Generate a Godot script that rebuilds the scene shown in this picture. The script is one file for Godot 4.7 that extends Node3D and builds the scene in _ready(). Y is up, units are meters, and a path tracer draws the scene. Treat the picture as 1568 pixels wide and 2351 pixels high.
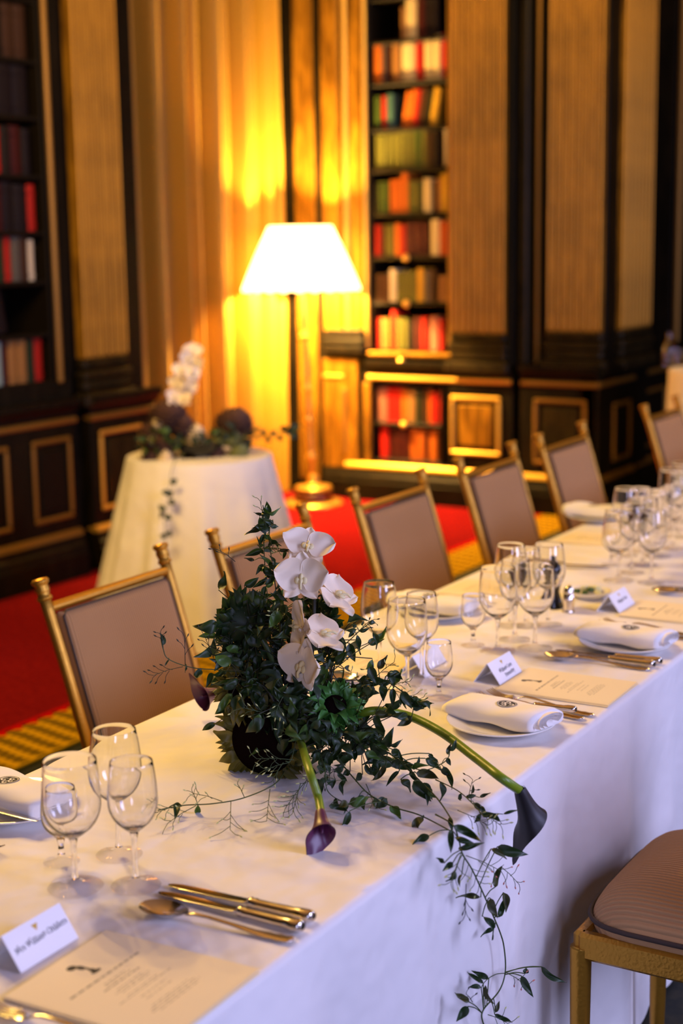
extends Node3D
# A laid banquet table in a dark panelled library: x runs along the table away from the camera, y is up,
# the near window wall is towards +z and the curtained bay towards -z.

const TOP := 0.752          # height of the cloth on the table
const NEAR_Z := -0.985      # near edge of the table
const FAR_Z := -1.752       # far edge of the table
var M := {}
var names := {}
var rng := RandomNumberGenerator.new()


func _ready() -> void:
	rng.seed = 11
	setup_view()
	make_materials()
	build_room()
	build_bookcases()
	build_curtain()
	build_lamp()
	build_side_table()
	build_chairs()
	build_table()
	build_settings()
	build_flowers()
	build_service_table()
	build_chandeliers()


func setup_view() -> void:
	var cam := Camera3D.new()
	cam.name = "camera"
	cam.position = Vector3(0, 1.65, 0)
	var yaw := -(PI / 2 - 0.532266295)
	cam.basis = Basis(Vector3.UP, yaw) * Basis(Vector3.RIGHT, -0.176595889) * Basis(Vector3.BACK, -0.014875635)
	cam.keep_aspect = Camera3D.KEEP_HEIGHT
	var at := CameraAttributesPhysical.new()
	at.frustum_focal_length = 53.23
	at.exposure_aperture = 2.7
	at.frustum_focus_distance = 2.58
	at.frustum_near = 0.05
	at.frustum_far = 60.0
	cam.attributes = at
	cam.fov = rad_to_deg(2.0 * atan(2351.0 / 2.0 / 3476.124))
	cam.near = 0.05
	cam.far = 60.0
	add_child(cam)
	cam.current = true
	var env := Environment.new()
	env.background_mode = Environment.BG_COLOR
	env.background_color = Color(0.50, 0.60, 0.90)
	env.background_energy_multiplier = 1.6
	env.tonemap_mode = Environment.TONE_MAPPER_LINEAR
	env.tonemap_exposure = 1.0
	env.sdfgi_enabled = true
	env.ssao_enabled = true
	env.ssil_enabled = true
	var we := WorldEnvironment.new()
	we.name = "world_environment"
	we.environment = env
	add_child(we)
	# daylight: the three tall windows in the wall behind the camera
	for x in [-2.2, 2.2, 6.6]:
		var w := AreaLight3D.new()
		w.name = "window_daylight"
		w.area_size = Vector2(1.15, 1.9)
		w.light_color = Color(0.77, 0.775, 1.0)
		w.light_energy = 12.8
		w.shadow_enabled = true
		w.position = Vector3(x, 2.1, 2.28)
		add_child(w, true)
		w.look_at_from_position(w.position, w.position + Vector3(0, 0, -1), Vector3.UP)


# ---------------------------------------------------------------- helpers
class MB:
	var v := PackedVector3Array()
	var uv := PackedVector2Array()
	var col := PackedColorArray()
	var ix := PackedInt32Array()
	var tint := Color(1, 1, 1)

	func pt(p: Vector3, t := Vector2.ZERO) -> int:
		v.append(p)
		uv.append(t)
		col.append(tint)
		return v.size() - 1

	# clockwise triangle whose outward normal is (b - a) x (c - a)
	func tri(a: int, b: int, c: int) -> void:
		ix.append(a)
		ix.append(c)
		ix.append(b)

	func face(p: Array, centre: Vector3) -> void:
		var n: Vector3 = (p[1] - p[0]).cross(p[2] - p[0])
		var q := p.duplicate()
		if n.dot(p[0] - centre) < 0.0:
			q.reverse()
		var i: Array = []
		for k in q:
			i.append(pt(k))
		for k in range(1, q.size() - 1):
			tri(i[0], i[k], i[k + 1])

	func box(c: Vector3, s: Vector3, b := 0.004, t := Transform3D.IDENTITY) -> void:
		var h := s / 2
		var e: float = min(b, min(h.x, min(h.y, h.z)) * 0.9)
		var mid := t * c
		for ax in 3:
			var bx := (ax + 1) % 3
			var cx := (ax + 2) % 3
			for sg in [-1.0, 1.0]:
				var q: Array = []
				for k in [[-1.0, -1.0], [1.0, -1.0], [1.0, 1.0], [-1.0, 1.0]]:
					var p := Vector3.ZERO
					p[ax] = sg * h[ax]
					p[bx] = k[0] * (h[bx] - e)
					p[cx] = k[1] * (h[cx] - e)
					q.append(t * (c + p))
				face(q, mid)
			for s1 in [-1.0, 1.0]:
				for s2 in [-1.0, 1.0]:
					var a := Vector3.ZERO
					a[bx] = s1 * h[bx]
					a[cx] = s2 * (h[cx] - e)
					var d := Vector3.ZERO
					d[bx] = s1 * (h[bx] - e)
					d[cx] = s2 * h[cx]
					var l := Vector3.ZERO
					l[ax] = h[ax] - e
					face([t * (c + a - l), t * (c + a + l), t * (c + d + l), t * (c + d - l)], mid)
		for sx in [-1.0, 1.0]:
			for sy in [-1.0, 1.0]:
				for sz in [-1.0, 1.0]:
					var k := Vector3(sx, sy, sz)
					var o := Vector3(e, e, e)
					var r := h * k
					face([t * (c + r - Vector3(0, o.y, o.z) * k), t * (c + r - Vector3(o.x, 0, o.z) * k), t * (c + r - Vector3(o.x, o.y, 0) * k)], mid)

	# rows of points; outward normal is d(row) x d(column)
	func grid(rows: Array, flip := false, wrap := false, uvs: Array = []) -> void:
		var first := v.size()
		var n: int = rows[0].size()
		for i in rows.size():
			for j in n:
				pt(rows[i][j], uvs[i][j] if uvs.size() else Vector2(float(j) / max(1, n - 1), float(i) / max(1, rows.size() - 1)))
		for i in rows.size() - 1:
			for j in (n if wrap else n - 1):
				var a := first + i * n + j
				var b := first + (i + 1) * n + j
				var c := first + i * n + (j + 1) % n
				var d := first + (i + 1) * n + (j + 1) % n
				if flip:
					tri(a, c, b)
					tri(b, c, d)
				else:
					tri(a, b, c)
					tri(b, d, c)

	# profile points (radius, height) from bottom to top on the outside
	func lathe(p: Array, seg := 24, t := Transform3D.IDENTITY) -> void:
		var rows: Array = []
		for q in p:
			var row := PackedVector3Array()
			for j in seg:
				var a := TAU * j / seg
				row.append(t * Vector3(q.x * cos(a), q.y, q.x * sin(a)))
			rows.append(row)
		grid(rows, false, true)

	func tube(path: Array, radii: Array, seg := 8, caps := true) -> void:
		var rows: Array = []
		var side := Vector3.ZERO
		for i in path.size():
			var d: Vector3 = (path[min(i + 1, path.size() - 1)] - path[max(i - 1, 0)]).normalized()
			if side == Vector3.ZERO:
				side = d.cross(Vector3.UP if abs(d.y) < 0.9 else Vector3.RIGHT).normalized()
			side = (side - d * side.dot(d)).normalized()
			var up := d.cross(side)
			var r: float = radii[min(i, radii.size() - 1)]
			var row := PackedVector3Array()
			for j in seg:
				var a := TAU * j / seg
				row.append(path[i] + (side * cos(a) + up * sin(a)) * r)
			rows.append(row)
		if caps:
			for e in [0, rows.size() - 1]:
				var row := PackedVector3Array()
				row.resize(seg)
				var p: Vector3 = path[0] if e == 0 else path[path.size() - 1]
				row.fill(p)
				if e == 0:
					rows.push_front(row)
				else:
					rows.append(row)
		grid(rows, true, true)

	func ball(c: Vector3, r: Vector3, seg := 12, rings := 8) -> void:
		var rows: Array = []
		for i in rings + 1:
			var a := -PI / 2 + PI * i / rings
			var row := PackedVector3Array()
			for j in seg:
				var b := TAU * j / seg
				row.append(c + r * Vector3(cos(a) * cos(b), sin(a), cos(a) * sin(b)))
			rows.append(row)
		grid(rows, false, true)

	func done(colored := false) -> ArrayMesh:
		var n := PackedVector3Array()
		n.resize(v.size())
		for k in range(0, ix.size(), 3):
			var a := ix[k]
			var b := ix[k + 2]
			var c := ix[k + 1]
			var f := (v[b] - v[a]).cross(v[c] - v[a])
			n[a] += f
			n[b] += f
			n[c] += f
		for k in n.size():
			n[k] = n[k].normalized() if n[k].length_squared() > 1e-20 else Vector3.UP
		var arr: Array = []
		arr.resize(Mesh.ARRAY_MAX)
		arr[Mesh.ARRAY_VERTEX] = v
		arr[Mesh.ARRAY_NORMAL] = n
		arr[Mesh.ARRAY_TEX_UV] = uv
		if colored:
			arr[Mesh.ARRAY_COLOR] = col
		arr[Mesh.ARRAY_INDEX] = ix
		var m := ArrayMesh.new()
		m.add_surface_from_arrays(Mesh.PRIMITIVE_TRIANGLES, arr)
		return m


func numbered(n: String) -> String:
	var k: int = names.get(n, 0)
	names[n] = k + 1
	return n if k == 0 else "%s_%03d" % [n, k]


func tag(o: Node3D, label: String, category: String, group := "") -> Node3D:
	o.set_meta("label", label)
	o.set_meta("category", category)
	if group:
		o.set_meta("group", group)
	return o


func thing(called: String, label: String, category: String, at := Vector3.ZERO, turn := 0.0, group := "") -> Node3D:
	var o := Node3D.new()
	o.name = numbered(called)
	add_child(o)
	o.position = at
	o.rotation.y = turn
	return tag(o, label, category, group)


func mi(called: String, mesh: Mesh, mat: Material) -> MeshInstance3D:
	var o := MeshInstance3D.new()
	o.name = called
	o.mesh = mesh
	o.material_override = mat
	return o


func part(parent: Node3D, called: String, mesh: Mesh, mat: Material, at := Transform3D.IDENTITY) -> MeshInstance3D:
	var o := mi(called, mesh, mat)
	o.transform = at
	parent.add_child(o, true)
	return o


func solo(called: String, mesh: Mesh, mat: Material, label: String, category: String, group := "") -> MeshInstance3D:
	var o := mi(numbered(called), mesh, mat)
	add_child(o)
	tag(o, label, category, group)
	return o


func struct(called: String, mesh: Mesh, mat: Material) -> MeshInstance3D:
	var o := mi(called, mesh, mat)
	add_child(o, true)
	o.set_meta("kind", "structure")
	return o


func copy_of(src: Node3D, at: Transform3D, label: String) -> Node3D:
	var r: Node3D = src.duplicate()
	r.name = numbered(str(src.name).rstrip("0123456789").trim_suffix("_"))
	add_child(r)
	r.transform = at
	r.set_meta("label", label)
	return r


func boxm(c: Vector3, s: Vector3, b := 0.004) -> ArrayMesh:
	var m := MB.new()
	m.box(c, s, b)
	return m.done()


# box from corner to corner
func span(a: Vector3, b: Vector3, e := 0.004) -> ArrayMesh:
	return boxm((a + b) / 2, (b - a).abs(), e)


func lathe(p: Array, seg := 24) -> ArrayMesh:
	var m := MB.new()
	m.lathe(p, seg)
	return m.done()


func at_turn(p: Vector3, y := 0.0) -> Transform3D:
	return Transform3D(Basis(Vector3.UP, y), p)


func smooth_path(p: Array, per := 6) -> Array:
	var c := Curve3D.new()
	for i in p.size():
		var d: Vector3 = (p[min(i + 1, p.size() - 1)] - p[max(i - 1, 0)]) / 6.0
		c.add_point(p[i], -d, d)
	var out: Array = []
	for i in p.size() - 1:
		for k in per:
			out.append(c.sample(i, float(k) / per))
	out.append(p[p.size() - 1])
	return out


func ordinal(k: int) -> String:
	return ["first", "second", "third", "fourth", "fifth", "sixth", "seventh", "eighth", "ninth", "tenth", "eleventh", "twelfth", "thirteenth", "fourteenth", "fifteenth", "sixteenth", "seventeenth", "eighteenth", "nineteenth", "twentieth"][k]


# ---------------------------------------------------------------- materials
func mat(called: String, c: Color, rough := 0.6, metal := 0.0) -> StandardMaterial3D:
	var m := StandardMaterial3D.new()
	m.resource_name = called
	m.albedo_color = c
	m.roughness = rough
	m.metallic = metal
	M[called] = m
	return m


func noise_tex(freq: float, octaves: int, seed_no: int, ramp: Gradient = null, size := 256) -> NoiseTexture2D:
	var f := FastNoiseLite.new()
	f.noise_type = FastNoiseLite.TYPE_SIMPLEX_SMOOTH
	f.frequency = freq
	f.fractal_octaves = octaves
	f.seed = seed_no
	var t := NoiseTexture2D.new()
	t.width = size
	t.height = size
	t.seamless = true
	t.noise = f
	if ramp:
		t.color_ramp = ramp
	return t


func ramp(cols: Array) -> Gradient:
	var g := Gradient.new()
	var off := PackedFloat32Array()
	var cc := PackedColorArray()
	for i in cols.size():
		off.append(float(i) / (cols.size() - 1))
		cc.append(cols[i])
	g.offsets = off
	g.colors = cc
	return g


func grain(m: StandardMaterial3D, a: Color, b: Color, scale: Vector3, seed_no: int) -> void:
	m.albedo_color = Color(1, 1, 1)
	m.albedo_texture = noise_tex(0.02, 4, seed_no, ramp([a, b, a, b]))
	m.uv1_triplanar = true
	m.uv1_world_triplanar = true
	m.uv1_scale = scale


func rib_tex(n: int) -> ImageTexture:
	var im := Image.create_empty(n, 4, false, Image.FORMAT_RGB8)
	for x in n:
		var t: float = 0.5 - 0.5 * cos(TAU * x / n)
		var k: float = pow(t, 0.6)
		for y in 4:
			im.set_pixel(x, y, Color(k, k, k))
	return ImageTexture.create_from_image(im)


func make_materials() -> void:
	var m := mat("dark_wood", Color(0.2, 0.13, 0.08), 0.45)
	grain(m, Color(0.045, 0.038, 0.025), Color(0.085, 0.066, 0.038), Vector3(1.6, 0.35, 1.6), 3)
	m = mat("pilaster_wood", Color(0.5, 0.34, 0.16), 0.42, 0.25)
	grain(m, Color(0.38, 0.26, 0.065), Color(0.60, 0.43, 0.12), Vector3(2.4, 0.3, 2.4), 5)
	m = mat("panel_wood", Color(0.3, 0.2, 0.1), 0.38)
	grain(m, Color(0.10, 0.082, 0.045), Color(0.16, 0.13, 0.065), Vector3(1.4, 0.4, 1.4), 8)
	mat("fillet", Color(0.74, 0.54, 0.16), 0.45, 0.4)
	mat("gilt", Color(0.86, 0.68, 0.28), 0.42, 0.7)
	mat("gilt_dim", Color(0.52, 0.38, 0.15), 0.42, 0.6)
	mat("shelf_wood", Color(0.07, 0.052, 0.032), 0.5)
	mat("recess", Color(0.05, 0.037, 0.026), 0.9)
	for k in ["dark_wood", "pilaster_wood", "panel_wood", "shelf_wood", "recess"]:
		M[k].metallic_specular = 0.22
	m = mat("chair_gold", Color(0.72, 0.52, 0.17), 0.36, 0.75)
	m.heightmap_enabled = true
	m.heightmap_texture = noise_tex(0.09, 3, 21)
	m.heightmap_scale = 0.05
	m.uv1_triplanar = true
	m.uv1_scale = Vector3(5, 5, 5)
	m = mat("taupe_rib", Color(0.71, 0.54, 0.35), 0.85)
	m.heightmap_enabled = true
	m.heightmap_texture = rib_tex(32)
	m.heightmap_scale = 0.3
	m.rim_enabled = true
	m.rim = 0.3
	mat("dark_piping", Color(0.24, 0.18, 0.14), 0.8)
	m = mat("linen", Color(0.90, 0.885, 0.87), 0.82)
	m.heightmap_enabled = true
	m.heightmap_texture = noise_tex(0.012, 4, 31)
	m.heightmap_scale = 1.1
	m.uv1_triplanar = true
	m.uv1_world_triplanar = true
	m.uv1_scale = Vector3(1.1, 1.1, 1.1)
	m = mat("napkin_linen", Color(0.93, 0.915, 0.895), 0.85)
	m = mat("curtain_gold", Color(0.62, 0.46, 0.06), 0.62)
	m.rim_enabled = true
	m.rim = 0.25
	m.rim_tint = 0.6
	m = mat("red_carpet", Color(0.70, 0.06, 0.06), 0.95)
	grain(m, Color(0.38, 0.055, 0.07), Color(0.47, 0.085, 0.09), Vector3(4, 4, 4), 41)
	M.red_carpet.specular_mode = BaseMaterial3D.SPECULAR_DISABLED
	mat("brass", Color(0.90, 0.73, 0.34), 0.30, 0.75)
	m = mat("lamp_shade", Color(0.95, 0.90, 0.78), 0.9)
	m.backlight_enabled = true
	m.backlight = Color(0.95, 0.90, 0.76)
	m.emission_enabled = true
	m.emission = Color(1.0, 0.86, 0.60)
	m.emission_energy_multiplier = 6.0
	mat("mahogany", Color(0.30, 0.09, 0.04), 0.3)
	mat("silver", Color(0.90, 0.86, 0.80), 0.16, 1.0)
	mat("steel_blade", Color(0.78, 0.76, 0.74), 0.12, 1.0)
	m = mat("glass", Color(1, 1, 1, 0.0), 0.0)
	m.transparency = BaseMaterial3D.TRANSPARENCY_ALPHA
	m.refraction_enabled = true
	m.refraction_scale = 0.05
	m = mat("glass_sheet", Color(1, 1, 1, 0.02), 0.0)
	m.transparency = BaseMaterial3D.TRANSPARENCY_ALPHA
	mat("porcelain", Color(0.90, 0.89, 0.86), 0.18)
	mat("card_white", Color(0.95, 0.94, 0.93), 0.7)
	mat("card_cream", Color(0.93, 0.87, 0.72), 0.75)
	mat("ink", Color(0.16, 0.14, 0.15), 0.8)
	mat("ink_grey", Color(0.45, 0.40, 0.34), 0.8)
	mat("ink_gold", Color(0.80, 0.64, 0.25), 0.6)
	mat("plaster", Color(0.55, 0.45, 0.32), 0.9)
	m = mat("bulb", Color(1, 0.85, 0.6), 0.5)
	m.emission_enabled = true
	m.emission = Color(1.0, 0.72, 0.36)
	m.emission_energy_multiplier = 25.0
	mat("black_gloss", Color(0.03, 0.03, 0.035), 0.15)
	m = mat("leaf", Color(0.105, 0.185, 0.065), 0.5)
	m.backlight_enabled = true
	m.backlight = Color(0.10, 0.18, 0.05)
	m = mat("leaf_light", Color(0.22, 0.33, 0.12), 0.45)
	m.backlight_enabled = true
	m.backlight = Color(0.2, 0.3, 0.08)
	mat("leaf_olive", Color(0.24, 0.25, 0.09), 0.5)
	mat("stem", Color(0.20, 0.27, 0.10), 0.5)
	mat("stem_dark", Color(0.11, 0.13, 0.06), 0.5)
	mat("bud", Color(0.72, 0.74, 0.48), 0.6)
	mat("bud_pink", Color(0.75, 0.42, 0.34), 0.6)
	m = mat("calla_stem", Color(0.42, 0.52, 0.10), 0.38)
	m.subsurf_scatter_enabled = true
	m.subsurf_scatter_strength = 0.15
	m = mat("calla_purple", Color(0.30, 0.09, 0.24), 0.38)
	m.rim_enabled = true
	m.rim = 0.5
	mat("calla_black", Color(0.07, 0.04, 0.045), 0.5)
	m = mat("orchid", Color(0.97, 0.91, 0.80), 0.6)
	m.backlight_enabled = true
	m.backlight = Color(0.5, 0.46, 0.40)
	mat("orchid_lip", Color(0.90, 0.84, 0.62), 0.5)
	m = mat("seed_head", Color(0.07, 0.04, 0.035), 1.0)
	m.specular_mode = BaseMaterial3D.SPECULAR_DISABLED
	m = mat("sepal", Color(0.38, 0.36, 0.11), 0.55)
	m.backlight_enabled = true
	m.backlight = Color(0.2, 0.2, 0.05)
	m = mat("sepal_green", Color(0.22, 0.42, 0.15), 0.5)
	m.backlight_enabled = true
	m.backlight = Color(0.15, 0.3, 0.08)


# ---------------------------------------------------------------- the room
const LEFT := Transform3D(Vector3(1, 0, 0), Vector3(0, 1, 0), Vector3(0, 0, 1), Vector3(0, 0, -5.0))
const FIN := Transform3D(Vector3(0, 0, 1), Vector3(0, 1, 0), Vector3(-1, 0, 0), Vector3(8.5, 0, 0))
const BEYOND := Transform3D(Vector3(1, 0, 0), Vector3(0, 1, 0), Vector3(0, 0, 1), Vector3(0, 0, -3.22))


# a wall face in its own axes: x along the wall, y up, z out into the room
func on_wall(parent: Node3D, called: String, face: Transform3D, mesh: Mesh, m: Material) -> MeshInstance3D:
	return part(parent, called, mesh, m, face)


# profile of (out, height) run along x from x0 to x1, closed at both ends
func moulding(profile: Array, x0: float, x1: float) -> ArrayMesh:
	var m := MB.new()
	for i in profile.size() - 1:
		var a: Vector2 = profile[i]
		var b: Vector2 = profile[i + 1]
		var p := [Vector3(x0, a.y, a.x), Vector3(x1, a.y, a.x), Vector3(x1, b.y, b.x), Vector3(x0, b.y, b.x)]
		var n := Vector3(0, -(b.x - a.x), b.y - a.y)
		m.face(p, (p[0] + p[2]) / 2 - n)
	var mid := Vector3(0, (profile[0].y + profile[profile.size() - 1].y) / 2, -0.01)
	for x in [x0, x1]:
		mid.x = x
		for i in profile.size() - 1:
			var c := Vector3((x0 + x1) / 2, mid.y, 0)
			m.face([mid, Vector3(x, profile[i].y, profile[i].x), Vector3(x, profile[i + 1].y, profile[i + 1].x)], c)
	return m.done()


func bead(y: float, r: float, out := 0.0) -> Array:
	var p: Array = []
	for i in 7:
		var a := -PI / 2 + PI * i / 6
		p.append(Vector2(out + r * cos(a), y + r * sin(a)))
	return p


func frame_mesh(x0: float, x1: float, y0: float, y1: float, w: float, d: float) -> ArrayMesh:
	var m := MB.new()
	for r in [[x0, x1, y0, y0 + w], [x0, x1, y1 - w, y1], [x0, x0 + w, y0 + w, y1 - w], [x1 - w, x1, y0 + w, y1 - w]]:
		m.box(Vector3((r[0] + r[1]) / 2, (r[2] + r[3]) / 2, d / 2 - 0.002), Vector3(r[1] - r[0], r[3] - r[2], d + 0.004), d * 0.6)
	return m.done()


func panel(parent: Node3D, face: Transform3D, x0: float, x1: float, y0: float, y1: float, gilt := "gilt", wood := "panel_wood") -> void:
	on_wall(parent, "panel_frame", face, frame_mesh(x0, x1, y0, y1, 0.026, 0.016), M[gilt])
	on_wall(parent, "panel", face, boxm(Vector3((x0 + x1) / 2, (y0 + y1) / 2, 0.002), Vector3(x1 - x0 - 0.11, y1 - y0 - 0.11, 0.016), 0.007), M[wood])


# a fluted shaft: width w centred on x, from y0 to y1, standing out by d
func shaft(x: float, w: float, y0: float, y1: float, d: float, flutes: int) -> ArrayMesh:
	var m := MB.new()
	var rows: Array = []
	var pts: Array = [Vector2(-w / 2, -0.02), Vector2(-w / 2, d)]
	var pitch := (w - 0.02) / flutes
	for k in flutes:
		var c := -w / 2 + 0.01 + pitch * (k + 0.5)
		var r := pitch * 0.36
		for i in 7:
			var a := PI - PI * i / 6
			pts.append(Vector2(c + r * cos(a), d - 0.85 * r * sin(a)))
	pts.append(Vector2(w / 2, d))
	pts.append(Vector2(w / 2, -0.02))
	for i in pts.size() - 1:
		var a: Vector2 = pts[i]
		var b: Vector2 = pts[i + 1]
		var q := [Vector3(x + a.x, y0, a.y), Vector3(x + b.x, y0, b.y), Vector3(x + b.x, y1, b.y), Vector3(x + a.x, y1, a.y)]
		var n := Vector3(-(b.y - a.y), 0, b.x - a.x)
		m.face(q, (q[0] + q[2]) / 2 - n)
	return m.done()


func pilaster(parent: Node3D, face: Transform3D, x0: float, x1: float, y0: float, d: float, flutes: int) -> void:
	var x := (x0 + x1) / 2
	var sh := on_wall(parent, "pilaster", face, shaft(x, x1 - x0, y0, 4.3, d, flutes), M.pilaster_wood)
	var pitch := (x1 - x0 - 0.02) / flutes
	for k in flutes + 1:
		part(sh, "fillet", boxm(Vector3(x0 + 0.01 + pitch * k, (y0 + 4.3) / 2, d), Vector3(pitch * 0.24, 4.3 - y0 - 0.02, 0.012), 0.004), M.fillet)
	var b := MB.new()
	var hs := [[0.0, 0.055, 0.010], [-0.06, 0.05, 0.024], [-0.105, 0.06, 0.016], [-0.17, 0.075, 0.04]]
	for h in hs:
		b.box(Vector3(x, y0 + h[0] - h[1] / 2, (d + h[2]) / 2 - 0.01), Vector3(x1 - x0 + 2 * h[2], h[1], d + h[2] + 0.02), 0.016)
	on_wall(parent, "pilaster_base", face, b.done(), M.panel_wood)


func plinth(parent: Node3D, face: Transform3D, x0: float, x1: float, out := 0.0, bright := "gilt") -> void:
	on_wall(parent, "gilt_moulding", face, moulding([Vector2(out, 0.238), Vector2(out + 0.004, 0.238), Vector2(out + 0.022, 0.222), Vector2(out + 0.026, 0.205), Vector2(out, 0.2)], x0, x1), M[bright])
	on_wall(parent, "skirting", face, moulding([Vector2(out, 0.2), Vector2(out + 0.03, 0.198), Vector2(out + 0.034, 0.17), Vector2(out + 0.045, 0.155), Vector2(out + 0.05, 0.12), Vector2(out + 0.06, 0.115), Vector2(out + 0.06, 0.0)], x0, x1), M.dark_wood)


func rail(parent: Node3D, face: Transform3D, x0: float, x1: float, out := 0.0, bright := "gilt") -> void:
	on_wall(parent, "gilt_moulding", face, moulding(bead(0.79, 0.017, out), x0, x1), M[bright])
	on_wall(parent, "cornice", face, moulding([Vector2(out, 0.83), Vector2(out + 0.012, 0.83), Vector2(out + 0.03, 0.86), Vector2(out + 0.05, 0.875), Vector2(out + 0.05, 0.9), Vector2(out, 0.905)], x0, x1), M.dark_wood)


func build_room() -> void:
	# floor: plain red along the walls, a scrolled gold border, dark green within
	var fl := struct("floor", span(Vector3(-4, -0.12, -6.0), Vector3(16, -0.01, 2.7)), M.dark_wood)
	part(fl, "red_carpet", span(Vector3(-4, -0.012, -5.6), Vector3(16, 0, -3.58), 0.002), M.red_carpet)
	var bm := mat("carpet_border", Color(1, 1, 1), 0.95)
	bm.albedo_texture = border_picture()
	bm.specular_mode = BaseMaterial3D.SPECULAR_DISABLED
	part(fl, "carpet_border", carpet_strip(-3.58, -3.24, 0.32), bm)
	var gm := mat("carpet_field", Color(1, 1, 1), 0.95)
	grain(gm, Color(0.05, 0.075, 0.055), Color(0.16, 0.15, 0.09), Vector3(2, 2, 2), 55)
	part(fl, "carpet_field", span(Vector3(-4, -0.012, -3.24), Vector3(16, 0, 2.4), 0.002), gm)
	struct("ceiling", span(Vector3(-4.3, 5.2, -6.0), Vector3(16.3, 5.4, 2.7)), M.plaster)
	# the bay wall on the left, the bay behind the curtain
	var b := MB.new()
	b.box(Vector3(-0.15, 0.5, -5.3), Vector3(12.0, 1.0, 0.6), 0.004)
	b.box(Vector3(-0.15, 4.6, -5.3), Vector3(12.0, 1.3, 0.6), 0.004)
	b.box(Vector3(0.1, 2.5, -5.46), Vector3(11.5, 3.2, 0.28), 0.004)
	b.box(Vector3(6.12, 2.6, -5.32), Vector3(0.7, 5.2, 0.58), 0.004)
	b.box(Vector3(7.5, 2.6, -5.72), Vector3(2.2, 5.2, 0.2), 0.004)
	var wl := struct("wall_left", b.done(), M.dark_wood)
	pilaster(wl, LEFT, 5.915, 6.265, 1.09, 0.035, 7)
	on_wall(wl, "pedestal", LEFT, boxm(Vector3(6.2, 0.45, 0.01), Vector3(0.53, 0.9, 0.06), 0.006), M.dark_wood)
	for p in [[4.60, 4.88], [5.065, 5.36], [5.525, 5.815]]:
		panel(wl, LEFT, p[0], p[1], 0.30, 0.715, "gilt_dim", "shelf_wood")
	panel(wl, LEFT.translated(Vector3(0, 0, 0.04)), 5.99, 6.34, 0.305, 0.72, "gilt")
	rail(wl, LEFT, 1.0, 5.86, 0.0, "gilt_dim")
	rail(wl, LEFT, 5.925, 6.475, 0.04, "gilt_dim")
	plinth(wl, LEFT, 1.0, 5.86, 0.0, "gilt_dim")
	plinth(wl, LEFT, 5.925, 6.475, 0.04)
	# the wall that stands out into the room beyond the lamp, and the wall that runs on from its corner
	b = MB.new()
	b.box(Vector3(8.78, 2.6, -5.24), Vector3(0.56, 5.2, 0.94), 0.004)
	b.box(Vector3(8.78, 0.12, -4.48), Vector3(0.56, 0.24, 0.6), 0.004)
	b.box(Vector3(8.78, 0.85, -4.48), Vector3(0.56, 0.2, 0.6), 0.004)
	b.box(Vector3(8.78, 4.5, -4.48), Vector3(0.56, 1.5, 0.6), 0.004)
	b.box(Vector3(9.0, 2.6, -4.48), Vector3(0.2, 5.2, 0.6), 0.004)
	b.box(Vector3(8.79, 2.6, -4.0), Vector3(0.58, 5.2, 0.44), 0.004)
	b.box(Vector3(8.95, 2.6, -3.55), Vector3(0.7, 5.2, 0.5), 0.004)
	var wf := struct("wall_back", b.done(), M.dark_wood)
	b = MB.new()
	b.box(Vector3(9.0, 2.6, -3.5), Vector3(0.78, 5.2, 0.54), 0.004)
	b.box(Vector3(12.8, 0.45, -3.5), Vector3(7.0, 0.9, 0.5), 0.004)
	b.box(Vector3(12.8, 2.6, -3.7), Vector3(7.0, 5.2, 0.2), 0.004)
	b.box(Vector3(13.1, 2.6, -3.5), Vector3(6.3, 5.2, 0.45), 0.004)
	var wr := struct("wall_beyond", b.done(), M.dark_wood)
	# dressing of the standing-out wall; along it x is the world's z
	on_wall(wf, "narrow_pilaster", FIN, boxm(Vector3(-5.03, 2.7, 0.015), Vector3(0.13, 3.3, 0.05), 0.01), M.pilaster_wood)
	on_wall(wf, "gilt_moulding", FIN, boxm(Vector3(-4.93, 2.62, 0.01), Vector3(0.034, 3.3, 0.04), 0.012), M.gilt)
	on_wall(wf, "narrow_panel", FIN, boxm(Vector3(-4.86, 2.6, 0.004), Vector3(0.09, 3.2, 0.02), 0.006), M.pilaster_wood)
	on_wall(wf, "inner_panel", FIN, boxm(Vector3(-5.24, 2.6, 0.004), Vector3(0.15, 5.0, 0.02), 0.006), M.pilaster_wood)
	var nb := MB.new()
	for h in [[1.07, 0.05, 0.02], [1.02, 0.045, 0.035], [0.97, 0.07, 0.03]]:
		nb.box(Vector3(-4.94, h[0], 0.02), Vector3(0.27 + h[2], h[1], 0.06 + h[2]), 0.014)
	on_wall(wf, "pilaster_base", FIN, nb.done(), M.dark_wood)
	on_wall(wf, "narrow_pedestal", FIN, boxm(Vector3(-4.99, 0.45, 0.008), Vector3(0.26, 0.9, 0.04), 0.006), M.pilaster_wood)
	on_wall(wf, "gilt_moulding", FIN, boxm(Vector3(-4.955, 0.5, 0.03), Vector3(0.03, 0.42, 0.02), 0.008), M.gilt_dim)
	on_wall(wf, "gilt_moulding", FIN, moulding(bead(0.79, 0.012, 0.028), -5.11, -4.96), M.gilt)
	on_wall(wf, "jamb", FIN, boxm(Vector3(-4.795, 0.5, 0.006), Vector3(0.05, 0.52, 0.03), 0.008), M.pilaster_wood)
	pilaster(wf, FIN, -4.178, -3.825, 1.085, 0.03, 8)
	panel(wf, FIN, -4.2, -3.857, 0.325, 0.695, "gilt", "pilaster_wood")
	rail(wf, FIN, -4.79, -3.785, 0.0)
	plinth(wf, FIN, -5.12, -4.95, 0.0)
	plinth(wf, FIN, -4.95, -3.785, 0.02)
	on_wall(wf, "sill", FIN, boxm(Vector3(-4.48, 0.942, 0.01), Vector3(0.6, 0.03, 0.06), 0.01), M.pilaster_wood)
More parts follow.
